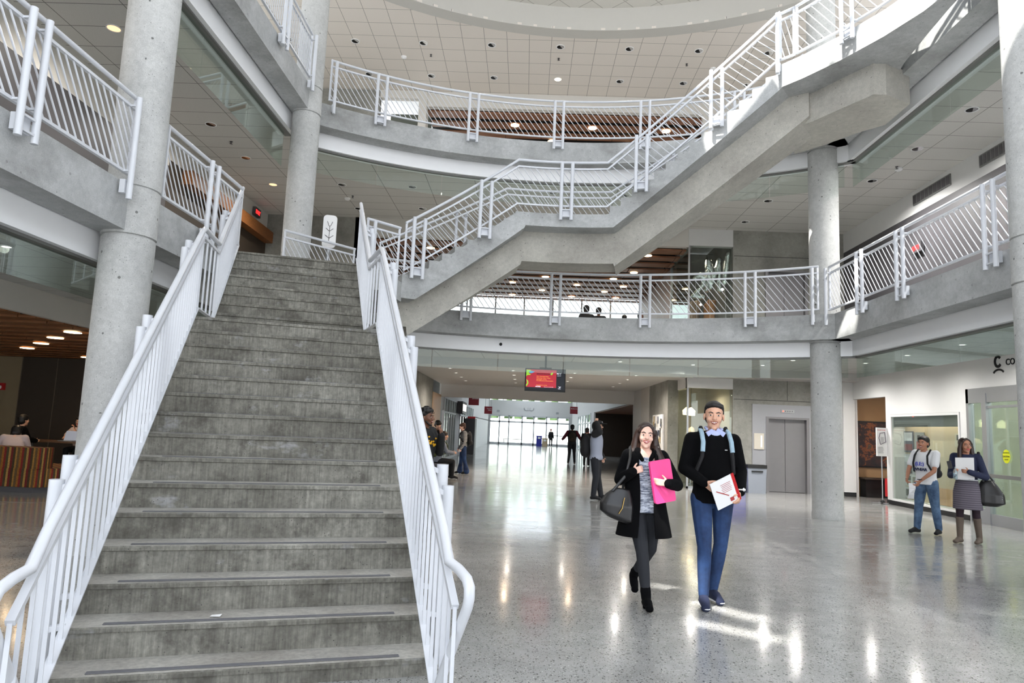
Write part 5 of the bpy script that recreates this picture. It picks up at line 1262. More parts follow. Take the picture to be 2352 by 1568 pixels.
# ---- woman in the black coat
W = Fig((1.10,6.42,0), 0, 1.62, 'smiling woman walking in a black coat, long dark hair, holding a pink sleeve', SK1, .006, dict(
    pel=(0,0,.85), neck=(-.005,-.02,1.36), head=(.0,-.045,1.475), hy=-.08, hp=-.04, hr=.07,
    shR=(-.15,-.01,1.30), shL=(.15,-.01,1.30), elR=(-.225,-.02,1.085), wrR=(-.135,-.19,1.165), hdR=(.75,-.2,.35), hnR=(.2,.9,-.2), cuR=1.05,
    elL=(.275,-.10,1.06), wrL=(.165,-.255,1.08), hdL=(-.95,.05,.12), hnL=(0,.95,0), cuL=.28,
    hipR=(-.075,0,.83), hipL=(.075,.01,.83), knR=(-.03,-.12,.47), anR=(.005,-.17,.085), ftR=(.05,-1,-.02), knL=(.085,.10,.47), anL=(-.02,.40,.17), ftL=(.0,-.75,-.66)), female=True)
W.face(True, brow=c_hairb)
m = M(); h = W.hx
m.ell(h((0,.036,.052)), (.084,.098,.088),18,12,W.R); m.chain([h((.012,-.052,.112)),h((-.045,-.05,.085)),h((-.066,-.04,.04))],[.012,.014,.012]); m.chain([h((.012,-.052,.112)),h((.05,-.048,.08)),h((.068,-.035,.03))],[.012,.014,.014])
for a,x2,n_ in ((-1,-.115,5),(1,.15,7)):
    m.chain([h((a*.070,-.005,.05)),h((a*.084,.012,-.02)),h((a*.092,.015,-.11)),h((x2,-.005,-.2 if a<0 else -.2))],[.028,.03,.032,.03])
m.chain([h((.1,.0,-.1)),h((.155,-.03,-.22)),h((.19,-.03,-.34)),h((.21,-.01,-.43))],[.035,.045,.045,.02]); m.chain([h((.06,.06,0)),h((.12,.05,-.2)),h((.17,.04,-.36))],[.05,.06,.03]); m.chain([h((-.06,.06,0)),h((-.09,.06,-.16)),h((-.1,.05,-.22))],[.05,.05,.03])
m.chain([h((0,.09,0)),h((0,.1,-.2))],[.06,.06])
W.add('hair', m, c_hairb, .009, 2)
m = M(); R_ = W.rings(.006,-.09,.72); m.loft(R_,22,2.2); K = V(W.p['neck']); m.loft([(R_[-1][0],R_[-1][1],R_[-1][2],R_[-1][3]*.9,R_[-1][4]), (K.x,K.y-.01,K.z-.08,.1,.085),(K.x,K.y-.01,K.z-.06,.08,.07)],20,2.1)
W.add('knit_top', m, c_heather, .008)
W.pants(c_blackj, .004, .009, nm='skinny_jeans'); W.shoes(c_black, None, 'ankle_boot', tall=.32)
for S_ in 'RL':
    a = V(W.p['an'+S_]); f_ = V(W.p['ft'+S_]).normalized()
    W.add('boot_heel', M().loft([(a.x-f_.x*.04,a.y-f_.y*.04,a.z-.085,.02,.022),(a.x-f_.x*.04,a.y-f_.y*.04,a.z-.03,.026,.03)],12,2) if S_ == 'R' else M().cap(a-f_*.055, a-f_*.07-V((0,0,.03)), .022,.02), c_black)
g = math.radians(24); G = 2*PI-g
ring = lambda z, rx, ry, a=.42, b=.42: (0, -.005, z, rx, ry, a, 2*PI-b)
m = M().shell([ring(.60,.235,.20,.30,.36),ring(.70,.215,.185,.3,.34),ring(.85,.185,.155,.32,.32),ring(1.0,.160,.135,.40,.36),ring(1.13,.165,.14,.45,.42),ring(1.24,.175,.135,.42,.42),ring(1.31,.165,.11,.42,.42),ring(1.352,.11,.085,.5,.5),ring(1.375,.078,.078,.7,.7)], 0, 0, .016, 34)
coat = W.add('coat', m, c_black, None, ang=70)
m = M(); W.sleeve(m,'R',.017); W.sleeve(m,'L',.017); 
for S_ in 'RL': m.cap(V(W.p['sh'+S_]), K-V((0,-.01,.05)), .063,.058)
W.add('coat_sleeves', m, c_black, .009)
m = M(); 
for a in (-1,1): m.chain([K+V((a*.035,-.085,-.09)),K+V((a*.08,-.06,-.02)),K+V((a*.075,.03,.025)),K+V((0,.075,.03))],[.02,.024,.022,.022])
W.add('coat_collar', m, c_black, .008)
W.add('earring', M().ell(h((-.074,-.0,-.035)),(.005,.005,.007)), m_chrome)
# pink sleeve and shoulder bag
c_ = V((.125,-.178,1.095)); ax = V((.9,.35,.16)).normalized(); az = V((-.12,0,1)); ay = ax.cross(az).normalized(); az = ay.cross(ax)*-1
m = M(); pr = []
for px_,pz_,a in ((.085,.165,0),(-.085,.165,90),(-.085,-.165,180),(.085,-.165,270)):
    for k in range(5): t_ = math.radians(a+22.5*k); pr.append((px_+.02*math.cos(t_), pz_+.02*math.sin(t_)))
n = len(pr); vs = [c_+ax*a+az*b+ay*e for e in (-.014,.014) for a,b in pr]; m.add(vs,[tuple(range(n)),tuple(range(2*n-1,n-1,-1))]+[(i,(i+1)%n,n+(i+1)%n,n+i) for i in range(n)])
put('laptop_sleeve', m, flat('hot_pink_fabric',(236,66,140),.5,0,.06,12), W, 'bright pink padded laptop sleeve held under the woman\'s arm', 'laptop sleeve')
m = M(); bc = V((-.265,-.13,.87)); m.loft([(bc.x+.01,bc.y,bc.z-.13,.09,.045),(bc.x,bc.y,bc.z-.10,.15,.07),(bc.x,bc.y,bc.z,.15,.075),(bc.x+.02,bc.y,bc.z+.08,.12,.05),(bc.x+.05,bc.y,bc.z+.15,.07,.03)],20,2.3)
m.v = [(x,y,z-.35*(x-bc.x)*(1 if z < bc.z else .4)) for x,y,z in m.v]
b_ = M().tube([bc+V((-.04,-.03,.12)),V((-.19,-.15,1.13)),V((-.15,-.12,1.28)),V((-.13,-.02,1.375)),V((-.15,.08,1.28)),bc+V((.06,.05,.14))],.013,8)
z_ = M().tube([bc+V((.06,-.075,.07)),bc+V((.04,-.085,-.02)),bc+V((.01,-.083,-.07))],.004,6)
put('shoulder_bag', m, c_leather, W, 'black leather shoulder bag hanging at the woman\'s side', 'bag', .01, parts=(('strap',b_,c_leather),('zip',z_,flat('brass',(170,140,80),.3,.9,0))))

# ---- man in the black sweater
Mn = Fig((1.76,6.60,0), 0, 1.84, 'smiling tall man walking in a black sweater and blue jeans, holding papers', SK2, .006, dict(
    pel=(.0,0,.95), neck=(.0,-.02,1.555), head=(.0,-.045,1.685), hy=-.2, hp=.02, hr=.03,
    shR=(-.195,.0,1.47), shL=(.195,.0,1.47), elR=(-.265,-.01,1.20), wrR=(-.125,-.20,1.09), hdR=(.75,-.25,-.6), hnR=(.5,.6,.6), cuR=.4,
    elL=(.265,.0,1.19), wrL=(.205,-.18,1.02), hdL=(-.28,-.25,-.85), hnL=(-.8,.3,-.1), cuL=.75,
    hipR=(-.10,0,.93), hipL=(.10,0,.93), knR=(-.105,-.14,.51), anR=(-.115,-.16,.085), ftR=(-.1,-1,-.05), knL=(.085,.02,.52), anL=(.02,.06,.09), ftL=(.22,-1,-.04)))
Mn.face(True, brow=c_hairk, lips=m_lipm); Mn.hair_short(c_hairk, .006)
Mn.top('sweater', c_black, .015, -.09, vox=.009); Mn.pants(c_jean, .006, nm='jeans'); Mn.shoes(c_navy, m_white, 'sneaker')
K = V(Mn.p['neck']); m = M()
for a in (-1,1): m.obox(K+V((a*.045,-.088,-.012)),(a*.75,-.1,-.45),(a*.3,.9,.1),(a*.5,-.2,.8),.042,.006,.022)
m.chain([K+V((-.068,-.04,.015)),K+V((-.06,.04,.03)),K+V((.06,.04,.03)),K+V((.068,-.04,.015))],[.014]*4)
Mn.add('shirt_collar', m, flat('pale_blue_cotton',(176,186,226),.8,0,.03), None)
m = M().ell(K+V((0,-.072,-.03)),(.055,.03,.035)); Mn.add('shirt_front', m, flat('pale_blue_placket',(176,186,220),.8,0,.03), None)
Mn.add('watch', M().tube([V(Mn.p['wrL'])+V((.0,-.0,.02))+V((math.cos(t)*.036,math.sin(t)*.036,0)) for t in [2*PI*i/12 for i in range(13)]],.008,6,False).ell(V(Mn.p['wrL'])+V((.02,-.034,.02)),(.018,.009,.018)), m_chrome)
Mn.add('sweater_emblem', M().box(.075,.098,-.147,-.140,1.382,1.388), m_white)
bp = Mn.backpack(c_dark, 'backpack with pale blue straps worn by the man in the sweater', .2)
for a in (-1,1):
    m = M().tube([K+V((a*.115,.03,.022)),K+V((a*.125,-.075,-.02)),K+V((a*.128,-.145,-.10)),K+V((a*.135,-.158,-.19))],.021,8); m.v = [(x,y,z) for x,y,z in m.v]
    obj('strap_pad', m, flat('pale_blue_webbing',(150,176,192),.7,0,.25,30), bp, world=False)['label'] = 'pale blue shoulder pad'
c_ = V((.045,-.265,1.02)); ax = V((.78,.0,.42)).normalized(); az = V((-.36,-.35,.80)).normalized(); ay = ax.cross(az).normalized()
ax = az.cross(ay)*-1 if False else ax
bk = M().obox(c_,ax,ay,az,.115,.006,.135); rd = M().obox(c_-ay*.001+ax*.105,ax,ay,az,.014,.0075,.135)
ln = M(); ln.obox(c_+ay*.008-ax*.03,(ax-az*.9),ay,(az+ax*.9),.065,.0012,.004); ln.obox(c_+ay*.008+ax*.04-az*.09,ax,ay,az,.018,.0012,.018)
for k in range(6): ln.obox(c_+ay*.008+ax*.02+az*(.08-.016*k),ax,ay,az,.05-.004*(k%3),.0006,.0015)
put('booklet', bk, m_white, Mn, 'white booklet with red edge and printed marks in the man\'s hands', 'booklet', parts=(('red_cover_edge',rd,m_redb),('red_print',ln,flat('red_print',(170,60,60),.6,0,0))))

# ---- man with cap and raised arm
C = Fig((1.62,15.8,0), 1.25, 1.76, 'man in black cap, hood and light grey jacket raising one arm to his head', SK2, .011, dict(
    elR=(-.24,-.12,1.50), shR=(-.2,0,1.45), wrR=(-.13,-.02,1.70), hdR=(.3,.1,1), cuR=.6, elL=(.25,.05,1.14), wrL=(.2,-.1,.95), knR=(-.11,-.03,.5), knL=(.12,-.02,.5), anR=(-.12,.02,.09), anL=(.14,-.1,.09), hy=.12))
C.top('jacket', c_vest, .03, -.09, vox=.014, hood=True); m = M(); C.sleeve(m,'R',.034); C.sleeve(m,'L',.034); C.add('black_sleeves', m, c_dark, .013)
h = C.hx; m = M().ell(h((0,.03,.01)),(.1,.11,.12)); m.ell(h((0,.02,-.09)),(.095,.1,.05)); C.add('hood', m, c_dark, .012); C.face(False, glasses=True)
C.add('cap', M().ell(h((0,.0,.075)),(.088,.105,.062)).obox(h((0,-.13,.062)),C.R@V((1,0,0)),C.R@V((0,1,0)),C.R@V((0,0,1)),.07,.06,.006), c_dark, .009); C.add('cap_emblem', M().ell(h((.05,-.075,.09)),(.03,.02,.02)), m_white)
C.pants(c_blackj, .02, .012, nm='loose_trousers'); C.shoes(c_dark, None, 'shoe', vox=.011)
# ---- dark backpacker beside him and the one walking away
D1 = Fig((2.75,31.0,0), 2.9, 1.66, 'person in dark clothes behind the man in the cap', SK2, .016, {})
D1.top('jacket', c_dark, .03, vox=.018); D1.pants(c_dark,.015,.018,nm='trousers'); D1.shoes(c_dark,vox=.016); D1.hair_short(c_hairb,.02,.014); D1.backpack(c_dark,'dark backpack on the person behind the man in the cap')
cb_ = put('backpack', M().ell((-.0,.24,1.18),(.15,.11,.27)).ell((.02,.30,1.08),(.12,.08,.14)), c_dark, C, 'black backpack hanging from the man in the cap', 'backpack', .014)
A_ = Fig((2.16,32,0), PI, 1.78, 'person walking away in maroon sleeves and black trousers', SK3, .016, dict(elR=(-.36,.02,1.2), wrR=(-.42,-.1,1.12), elL=(.36,.02,1.2), wrL=(.42,-.1,1.12), knR=(-.12,-.03,.5), anR=(-.14,.04,.09), anL=(.14,-.1,.09)))
A_.top('jacket', c_dark, .03, vox=.018); m = M(); A_.sleeve(m,'R',.034); A_.sleeve(m,'L',.034); A_.add('maroon_sleeves', m, c_maroon, .016); A_.pants(c_dark,.015,.018,nm='trousers'); A_.shoes(c_boot,vox=.016); A_.hair_short(c_hairk,.018,.014)
A_.backpack(cloth('camouflage_canvas',(62,54,44),.5,12), 'patterned backpack worn by the person walking away')
# ---- woman in striped top
G_ = Fig((-1.95,22.4,0), -1.35, 1.62, 'woman in a striped top and flared jeans looking down, facing left', SK1, .013, dict(hp=.35, head=(0,-.06,1.475), knR=(-.1,-.04,.47), anR=(-.12,-.06,.08), anL=(.14,.12,.08), knL=(.12,.04,.47), wrR=(-.2,-.12,.8), wrL=(.2,-.1,.8)), female=True)
G_.top('striped_top', c_stripe, .015, -.05, vox=.014); G_.pants(c_jean,.012,.013,flare=.05,nm='flared_jeans'); G_.shoes(c_dark,vox=.013); G_.hair_short(c_hairm,.014,.012)
G_.backpack(c_dark,'black backpack worn by the woman in the striped top',.2,.46)
# ---- curly haired man behind the right stair railing
Q = Fig((-1.40,9.75,0), 1.15, 1.73, 'curly haired man in black with yellow print, hand at his chin, behind the stair railing', SK3, .008, dict(
    elR=(-.2,-.1,1.12), elL=(.2,-.14,1.13), wrL=(.06,-.24,1.36), hdL=(-.2,.1,1), hnL=(0,1,0), cuL=.8, wrR=(-.1,-.2,.92), hy=.15))
Q.top('jacket', c_dark, .024, -.09, vox=.011); Q.pants(c_dark,.012,.012,nm='trousers'); Q.shoes(c_dark,vox=.011); Q.face(True, brow=c_hairk, lips=m_lipm, beard=c_hairk); Q.hair_short(c_hairk, .012, .009, fluff=.024)
h = Q.hx; g = M()
for a in (-1,1): g.tube([h((a*.03+.022*math.cos(t), -.078, .07+.014*math.sin(t))) for t in [2*PI*i/12 for i in range(13)]], .003, 5, False)
Q.add('glasses_on_forehead', g, m_blackp)
m = M(); 
for k in range(12): m.ell((random.uniform(-.12,.1), -.135, random.uniform(1.2,1.38)), (.022,.01,.014), 8, 5)
Q.add('yellow_print', m, m_yel if 'm_yel' in globals() else flat('golden_print',(236,176,30),.6,0,.05), None)
# ---- pair at the left pier
H1 = Fig((-2.68,21.0,0), .9, 1.66, 'standing person in a black hoodie looking down at a phone by the left pier', SK2, .012, dict(hp=.5, head=(0,-.08,1.50), elR=(-.2,-.08,1.1), wrR=(-.06,-.3,1.12), elL=(.2,-.08,1.1), wrL=(.06,-.3,1.12)))
H1.top('hoodie', c_black, .028, vox=.014, hood=True); H1.pants(c_dark,.012,.014,nm='trousers'); H1.shoes(c_dark,vox=.013); H1.hair_short(c_hairk,.02,.012)
put('phone', M().box(-.04,.04,-.40,-.33,1.13,1.142), m_blackp, H1, 'dark phone held by the person in the black hoodie', 'phone')
def bench(x,y,rz,w,label):
    t = root('bench', (x,y,0), label, 'bench', rz=rz); obj('seat', M().rounded(-w/2,w/2,-.22,.22,.39,.45,.03), m_darkg, t, world=False)
    for a in (-1,1): obj('leg', M().box(a*(w/2-.1)-.03,a*(w/2-.1)+.03,-.18,.18,0,.39), m_darkg, t, world=False, sm=False)
bench(-2.45,19.95,1.9,.9,'low dark bench under the person with the olive backpack')
sit = dict(pel=(0,.02,.52), neck=(0,-.12,1.06), head=(0,-.17,1.20), shR=(-.17,-.1,1.0), shL=(.17,-.1,1.0), hipR=(-.09,0,.5), hipL=(.09,0,.5), knR=(-.12,-.42,.50), knL=(.12,-.42,.50), anR=(-.12,-.42,.09), anL=(.12,-.42,.09), elR=(-.22,-.2,.78), elL=(.22,-.2,.78), wrR=(-.1,-.42,.74), wrL=(.1,-.42,.74), hdR=(.2,-1,0), hdL=(-.2,-1,0))
H2 = Fig((-2.45,19.95,0), 1.9, 1.65, 'seated person in a grey top wearing an olive backpack, seen from behind', SK2, .013, sit)
H2.top('grey_top', c_grey, .022, vox=.014); H2.pants(c_dark,.012,.014,nm='trousers'); H2.shoes(c_dark,vox=.013); H2.hair_short(c_hairb,.022,.012); H2.backpack(c_olive,'olive green backpack on the seated person in grey',.18,.4)
# ---- tiny figure at the far doors
T1 = Fig((2.35,63,0), .3, 1.6, 'tiny distant figure in dark clothes at the far entrance doors', SK1, .022, {}, female=True); T1.top('jacket', c_dark,.02,vox=.024); T1.pants(c_dark,.01,.024,nm='trousers'); T1.hair_short(cloth('reddish_hair',(120,50,44)),.02,.02)
# ---- right-hand pair
RM = Fig((6.98,12.35,0), -1.05, 1.67, 'smiling man in a white printed T-shirt and jeans by the display case', SK4, .008, dict(
    neck=(0,-.03,1.405), head=(0,-.06,1.53), hy=.1, elR=(-.21,-.16,1.08), wrR=(-.12,-.36,.93), hdR=(.3,-.6,-.7), hnR=(.9,0,0), elL=(.22,-.14,1.08), wrL=(.10,-.36,.90), hdL=(-.3,-.5,-.8), cuR=.8, cuL=.8, knR=(-.12,-.04,.48), knL=(.12,.03,.48), anR=(-.14,-.08,.08), anL=(.13,.10,.08), ftR=(-.2,-1,0), ftL=(.25,-1,0)))
RM.face(True, brow=c_hairk, lips=m_lipm); RM.hair_short(c_hairk,.014,.009); RM.top('t_shirt', c_white, .020, -.09, short=True, vox=.010); RM.pants(c_jean2,.018,.011,nm='jeans'); RM.shoes(c_dark,vox=.01)
m = M(); text_m(m,'(LE:)', .085, (-.10,-.152,1.16), (1,0,0), (0,0,1), .008, bold=.001); RM.add('shirt_lettering', m, flat('blue_print',(70,80,190),.6,0,0)); m = M(); text_m(m,'WNIAR', .07, (-.13,-.150,1.07), (1,0,0), (0,0,1), .012, bold=.001); RM.add('shirt_lettering', m, flat('navy_print',(40,46,80),.6,0,0))
RM.add('wristband', M().tube([V(RM.p['wrL'])+V((math.cos(t)*.034,math.sin(t)*.034,.03)) for t in [2*PI*i/10 for i in range(11)]],.007,6,False), m_blackp)
RM.backpack(c_dark,'black backpack worn by the man in the white T-shirt',.22,.46)
pp_ = [(.0,-.42,.86),(.03,-.46,.78),(.02,-.47,.68),(-.02,-.44,.60)]; m = M().rsweep(pp_,.10,.006); put('rolled_paper', m, m_white, RM, 'curled white paper in the hands of the man in the T-shirt', 'paper')
RW = Fig((7.08,11.40,0), -.55, 1.66, 'woman in navy cardigan, grey skirt and brown boots looking at the camera', SK4, .008, dict(
    head=(0,-.05,1.52), hy=.45, elR=(-.21,-.08,1.05), wrR=(-.17,-.28,1.07), hdR=(.1,-.3,1), hnR=(1,0,0), elL=(.25,-.10,1.05), wrL=(.04,-.30,1.12), hdL=(-1,-.0,.15), hnL=(0,1,0), cuL=.6, cuR=.9,
    knR=(-.11,-.03,.47), knL=(.11,.0,.47), anR=(-.12,-.05,.075), anL=(.14,.06,.075), ftR=(-.45,-1,0), ftL=(-.25,-1,0)), female=True)
RW.face(False, brow=c_hairk, lips=m_lip); h = RW.hx; m = M(); m.ell(h((0,.038,.052)),(.086,.098,.088),18,12,RW.R); m.chain([h((0,-.055,.112)),h((-.05,-.045,.08)),h((-.068,-.03,.03))],[.012,.014,.012]); m.chain([h((0,-.055,.112)),h((.05,-.045,.08)),h((.068,-.03,.03))],[.012,.014,.012])
for a in (-1,1): m.chain([h((a*.07,-.01,.04)),h((a*.085,.0,-.05)),h((a*.095,-.01,-.15)),h((a*.09,-.02,-.24))],[.03,.035,.034,.018])
m.chain([h((0,.08,0)),h((0,.09,-.22))],[.06,.05]); RW.add('hair', m, c_hairb, .009)
RW.top('cardigan', c_navy, .017, .0, vox=.010)
m = M(); m.loft(RW.rings(.019,-.09,.24),20,2.2); RW.add('white_top_hem', m, c_white, .010)
P = RW.p; m = M().loft([(0,0,.53,.205,.17),(0,0,.62,.20,.17),(0,0,.80,.195,.155),(0,0,.93,.165,.135),(0,0,.985,.150,.12)],22,2.2); RW.add('skirt', m, c_skirt, .010)
RW.pants(c_tights,.003,.010,nm='tights'); RW.shoes(c_boot,None,'knee_boot',tall=.78,vox=.010)
m = M().obox((-.02,-.185,1.17),(.96,-.1,.05),(.1,1,0),(0,0,1),.125,.008,.17); put('white_folder', m, m_white, RW, 'pale folder hugged by the woman in the navy cardigan', 'folder')
m = M().lathe([(.02,0),(.03,.01),(.03,.13),(.012,.17),(.012,.19),(0,.19)],(-.15,-.37,1.0),14); put('water_bottle', m, glass('bottle_plastic',(.75,.85,.9,1),.15), RW, 'small clear water bottle in the hand of the woman in navy', 'bottle')
put('phone', M().obox((-.22,-.33,1.22),(.8,.3,.2),(.2,1,0),(-.2,0,1),.032,.005,.06), m_blackp, RW, 'black phone held up by the woman in navy', 'phone')
m = M(); b_ = V((.30,.0,.80)); m.loft([(b_.x,b_.y,b_.z-.20,.10,.06),(b_.x,b_.y,b_.z-.15,.20,.09),(b_.x,b_.y,b_.z-.02,.19,.09),(b_.x-.02,b_.y,b_.z+.12,.13,.06),(b_.x-.03,b_.y,b_.z+.2,.08,.035)],20,2.3)
sd = M(); 
for k in range(9): sd.ell(b_+V((-.17+.02*k*.3,-.085+.004*k,.12-.035*k)),(.007,.005,.007),6,4); sd.ell(b_+V((.17-.01*k*.3,-.06,.10-.03*k)),(.007,.005,.007),6,4)
put('studded_handbag', m, c_leather, RW, 'large black studded handbag on the arm of the woman in navy', 'bag', .012, parts=(('strap',M().tube([b_+V((-.08,-.03,.18)),(.19,-.06,1.2),(.17,.0,1.42),(.2,.06,1.2),b_+V((.06,.03,.18))],.014,8),c_leather),('studs',sd,m_chrome)))
# ---- lounge on the left
S1 = Fig((-9.75,13.15,0), PI+.5, 1.68, 'person in a pale T-shirt hunched on the striped sofa, seen from behind', SK1, .013, dict(sit, neck=(0,-.3,.96), head=(0,-.42,1.0), hp=.6, shR=(-.17,-.26,.92), shL=(.17,-.26,.92), elR=(-.24,-.36,.66), elL=(.24,-.36,.66), wrR=(-.12,-.56,.62), wrL=(.12,-.56,.62)))
S1.top('t_shirt', cloth('pale_pink_cotton',(206,190,188),.04), .02, short=True, vox=.014); S1.pants(c_dark,.012,.014,nm='trousers'); S1.shoes(c_dark,vox=.014); S1.hair_short(c_hairk,.02,.012)
S2 = Fig((-12.0,16.25,0), PI-.5, 1.72, 'person in black at the lounge table, back to the camera, beside the laptop', SK2, .015, sit); S2.top('hoodie', c_black,.03,vox=.016); S2.pants(c_dark,.012,.016,nm='trousers'); S2.hair_short(c_hairk,.022,.014)
S3 = Fig((-11.5,17.95,0), .1, 1.74, 'man with glasses in a pale T-shirt resting his chin on his hand in the lounge', SK2, .013, dict(sit, elL=(.14,-.42,.78), wrL=(.0,-.36,1.02), hdL=(-.3,.1,1), elR=(-.24,-.36,.78), wrR=(-.05,-.5,.8)))
S3.top('t_shirt', cloth('pale_pink_cotton_2',(200,186,184),.04), .02, short=True, vox=.014); S3.pants(c_dark,.012,.016,nm='trousers'); S3.hair_short(c_hairk,.018,.013); S3.face(False, glasses=True)
S4 = Fig((-13.95,16.3,0), -.6, 1.72, 'dark figure cut off by the left edge of the photo at the lounge table', SK2, .016, dict(sit)); S4.top('jacket', c_black,.03,vox=.018); S4.pants(c_dark,.012,.018,nm='trousers'); S4.hair_short(c_hairk,.022,.015)
chair(-13.95,16.32,-.6,'black chair under the dark figure at the left edge')
# ---- people upstairs, seated against the bright window
for i,(x,y,rz,hh,lb,cap_) in enumerate(((1.78,20.9,PI+.3,1.72,'seated silhouette in a cap, left of the touching pair upstairs',1),(2.12,21.2,PI-.2,1.72,'seated silhouette in a cap, right of the touching pair upstairs',1),(3.10,22.3,PI,1.55,'low dark head left of the seated row on the second floor',0),(3.45,22.0,.6,1.62,'seated dark-haired person in the middle right of the second-floor row',0))):
    f = Fig((x,y,L2), rz, hh, lb, SK3, .018, dict(sit)); f.top('jacket', c_dark,.03,vox=.02); f.pants(c_dark,.012,.02,nm='trousers'); f.hair_short(c_hairk,.018,.016)
    if cap_: h = f.hx; f.add('cap', M().ell(h((0,.01,.07)),(.092,.105,.07)).obox(h((0,-.13,.05)),f.R@V((1,0,0)),f.R@V((0,1,0)),f.R@V((0,0,1)),.06,.06,.006), c_dark, .014)
    t = root('cafe_chair', (x,y,L2), 'plain dark chair on the second floor behind the railing', 'chair', 'chairs on the second floor', rz=rz); obj('seat', M().rounded(-.21,.21,-.22,.2,.41,.44,.03), m_blackp, t, world=False)
    for a in (-1,1):
        for b in (-1,1): obj('leg', M().tube([(a*.18,b*.18,0),(a*.17,b*.17,.42)],.012,6), m_blackp, t, world=False)
# ------------------------------------------------------------------ camera, sun and sky
cam = bpy.data.cameras.new('camera'); co = bpy.data.objects.new('camera', cam); COL.objects.link(co)
cam.sensor_width = 36; cam.sensor_fit = 'HORIZONTAL'; cam.lens = 36*1592.7/2352; cam.clip_start = .05; cam.clip_end = 400
a_, b_, g_ = (math.radians(v) for v in (1.367, 7.145, 2.39))
F_ = V((-math.sin(a_)*math.cos(b_), math.cos(a_)*math.cos(b_), math.sin(b_))); R_ = V((math.cos(a_), math.sin(a_), 0)); U_ = R_.cross(F_)
cr = R_*math.cos(g_) + U_*math.sin(g_); cu_ = -R_*math.sin(g_) + U_*math.cos(g_)
mw = Matrix((cr, cu_, -F_)).transposed().to_4x4(); mw.translation = V((0,0,1.5)); co.matrix_world = mw
sc.camera = co
S_ = V((-.36,-.40,.843)).normalized()
sl = bpy.data.lights.new('sun','SUN'); sl.energy = 22; sl.angle = math.radians(.8); sl.color = (1,.97,.91)
so = bpy.data.objects.new('sun', sl); COL.objects.link(so); so.rotation_euler = (-S_).to_track_quat('-Z','Y').to_euler(); so.location = (0,0,30)
w = bpy.data.worlds.new('sky'); sc.world = w; w.use_nodes = True; nt = w.node_tree
bg = nt.nodes['Background']; tc = nt.nodes.new('ShaderNodeTexCoord'); sp_ = nt.nodes.new('ShaderNodeSeparateXYZ'); rp = nt.nodes.new('ShaderNodeValToRGB')
nt.links.new(tc.outputs['Generated'], sp_.inputs[0]); nt.links.new(sp_.outputs['Z'], rp.inputs[0]); nt.links.new(rp.outputs[0], bg.inputs[0])
rp.color_ramp.elements[0].color = (.95,.97,1,1); rp.color_ramp.elements[1].color = (.70,.82,1,1); bg.inputs[1].default_value = 3.5
# spots at lit fittings, added fill below unlit ones, area lamps inside rooms
def lamp(nm, loc, e, size, col=(1,.85,.66), sy=None):
    l = bpy.data.lights.new(nm,'AREA'); l.energy = e; l.size = size; l.color = col
    if sy: l.shape = 'RECTANGLE'; l.size_y = sy
    o = bpy.data.objects.new(nm, l); COL.objects.link(o); o.location = loc
def spots(nm, pts, e, col=(1,.94,.86), r=.05, ang=166):
    for p in pts:
        l = bpy.data.lights.new(nm,'SPOT'); l.energy = e; l.color = col; l.shadow_soft_size = r; l.spot_size = math.radians(ang); l.spot_blend = 1
        o = bpy.data.objects.new(nm, l); COL.objects.link(o); o.location = p
spots('lounge_lamp', [(-9.77,14.0,2.9),(-12.3,16.7,2.9),(-11,15.3,2.9)], 70, (1,.72,.45))
spots('soffit_lamp', [(-.42,23.9,3.15),(1.4,23.9,3.15),(3.2,22,3.15),(-2.28,23.9,3.15)], 330, (1,.9,.8))
spots('warm_soffit_lamp', [(-.42,20.4,3.15),(1.4,20.4,3.15)], 220, (1,.72,.48))
spots('ground_gallery_lamp', [(6.15,18.2,3.38),(6.4,16.8,3.38),(4.48,18.8,3.38),(2.5,18.7,3.38),(8.1,18.5,3.38)], 300, (1,.97,.93))
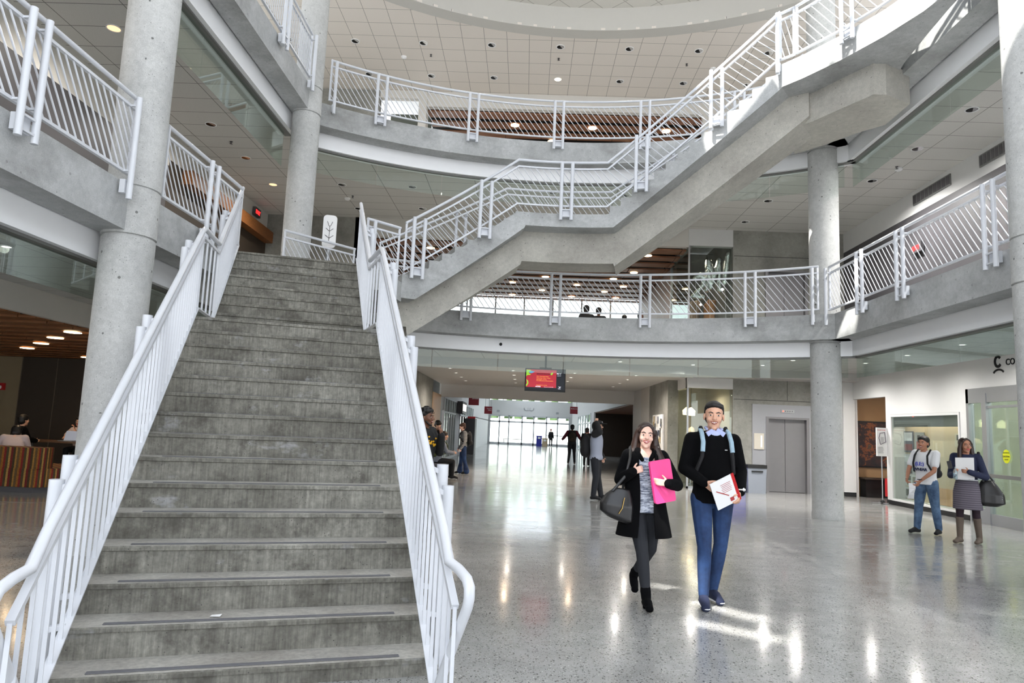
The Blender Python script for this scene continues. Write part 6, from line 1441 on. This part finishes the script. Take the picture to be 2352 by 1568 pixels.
spots('right_gallery_lamp', [(8.15,15,3.38),(8.15,13.1,3.38),(8.13,16.8,3.38),(8.15,9,3.38)], 190, (1,.97,.93))
spots('left_ground_gallery_lamp', [(-6.3,8,3.38),(-6.3,12,3.38)], 100)
spots('left_second_gallery_fill', [(-6.92,y,7.62) for y in (6.8,10.41,14,17.66)], 290)  # fill at dim and unlit fittings, added to brighten the left gallery
spots('right_second_gallery_fill', [(8,y,7.62) for y in (8.7,12.3,16)], 1200, (1,.98,.95))  # fill below unlit fittings, added to lift the right gallery ceiling
spots('far_second_gallery_fill', [(x,17.6,7.62) for x in (-3.2,.5,4.3)], 380)  # added fill for the far gallery, whose own fittings are unlit
spots('top_gallery_fill', [(x,18,11.95) for x in (-5.13,-1.33,2.47,6.27)], 330)  # added fill under unlit fittings, brightens the top gallery
spots('second_wood_ceiling_lamp', [(3,22.5,7),(.5,24.9,7),(-2,22.5,7),(1.7,28,7)], 120, (1,.84,.66))
spots('top_wood_ceiling_lamp', [(-.7,21.8,11.4),(3.1,23.1,11.4)], 160, (1,.84,.66))
lamp('display_room_lamps', (5.4,21.6,2.8), 22, .6, (1,.86,.66))
lamp('upstairs_display_lamps', (5.4,21.6,7.0), 22, .6, (1,.86,.66))
lamp('display_case_lamps', (9.45,16.5,2.15), 16, .1, (1,.9,.75), 2.4)
lamp('shop_lamps', (10.3,13,2.9), 45, 1.2, (1,.98,.85))
lamp('lounge_lamps', (10.6,19,2.85), 14, .8, (1,.75,.5))
sc.view_settings.view_transform = 'Standard'; sc.view_settings.look = 'None'; sc.view_settings.gamma = 1; sc.view_settings.use_curve_mapping = False
sc.view_settings.exposure = -0.15
sc.cycles.max_bounces = 8; sc.cycles.diffuse_bounces = 4; sc.cycles.glossy_bounces = 3; sc.cycles.transparent_max_bounces = 16; sc.cycles.adaptive_threshold = .1; sc.cycles.adaptive_min_samples = 16; sc.cycles.sample_clamp_indirect = 8
sc.cycles.caustics_reflective = False; sc.cycles.caustics_refractive = False; sc.cycles.use_denoising = True
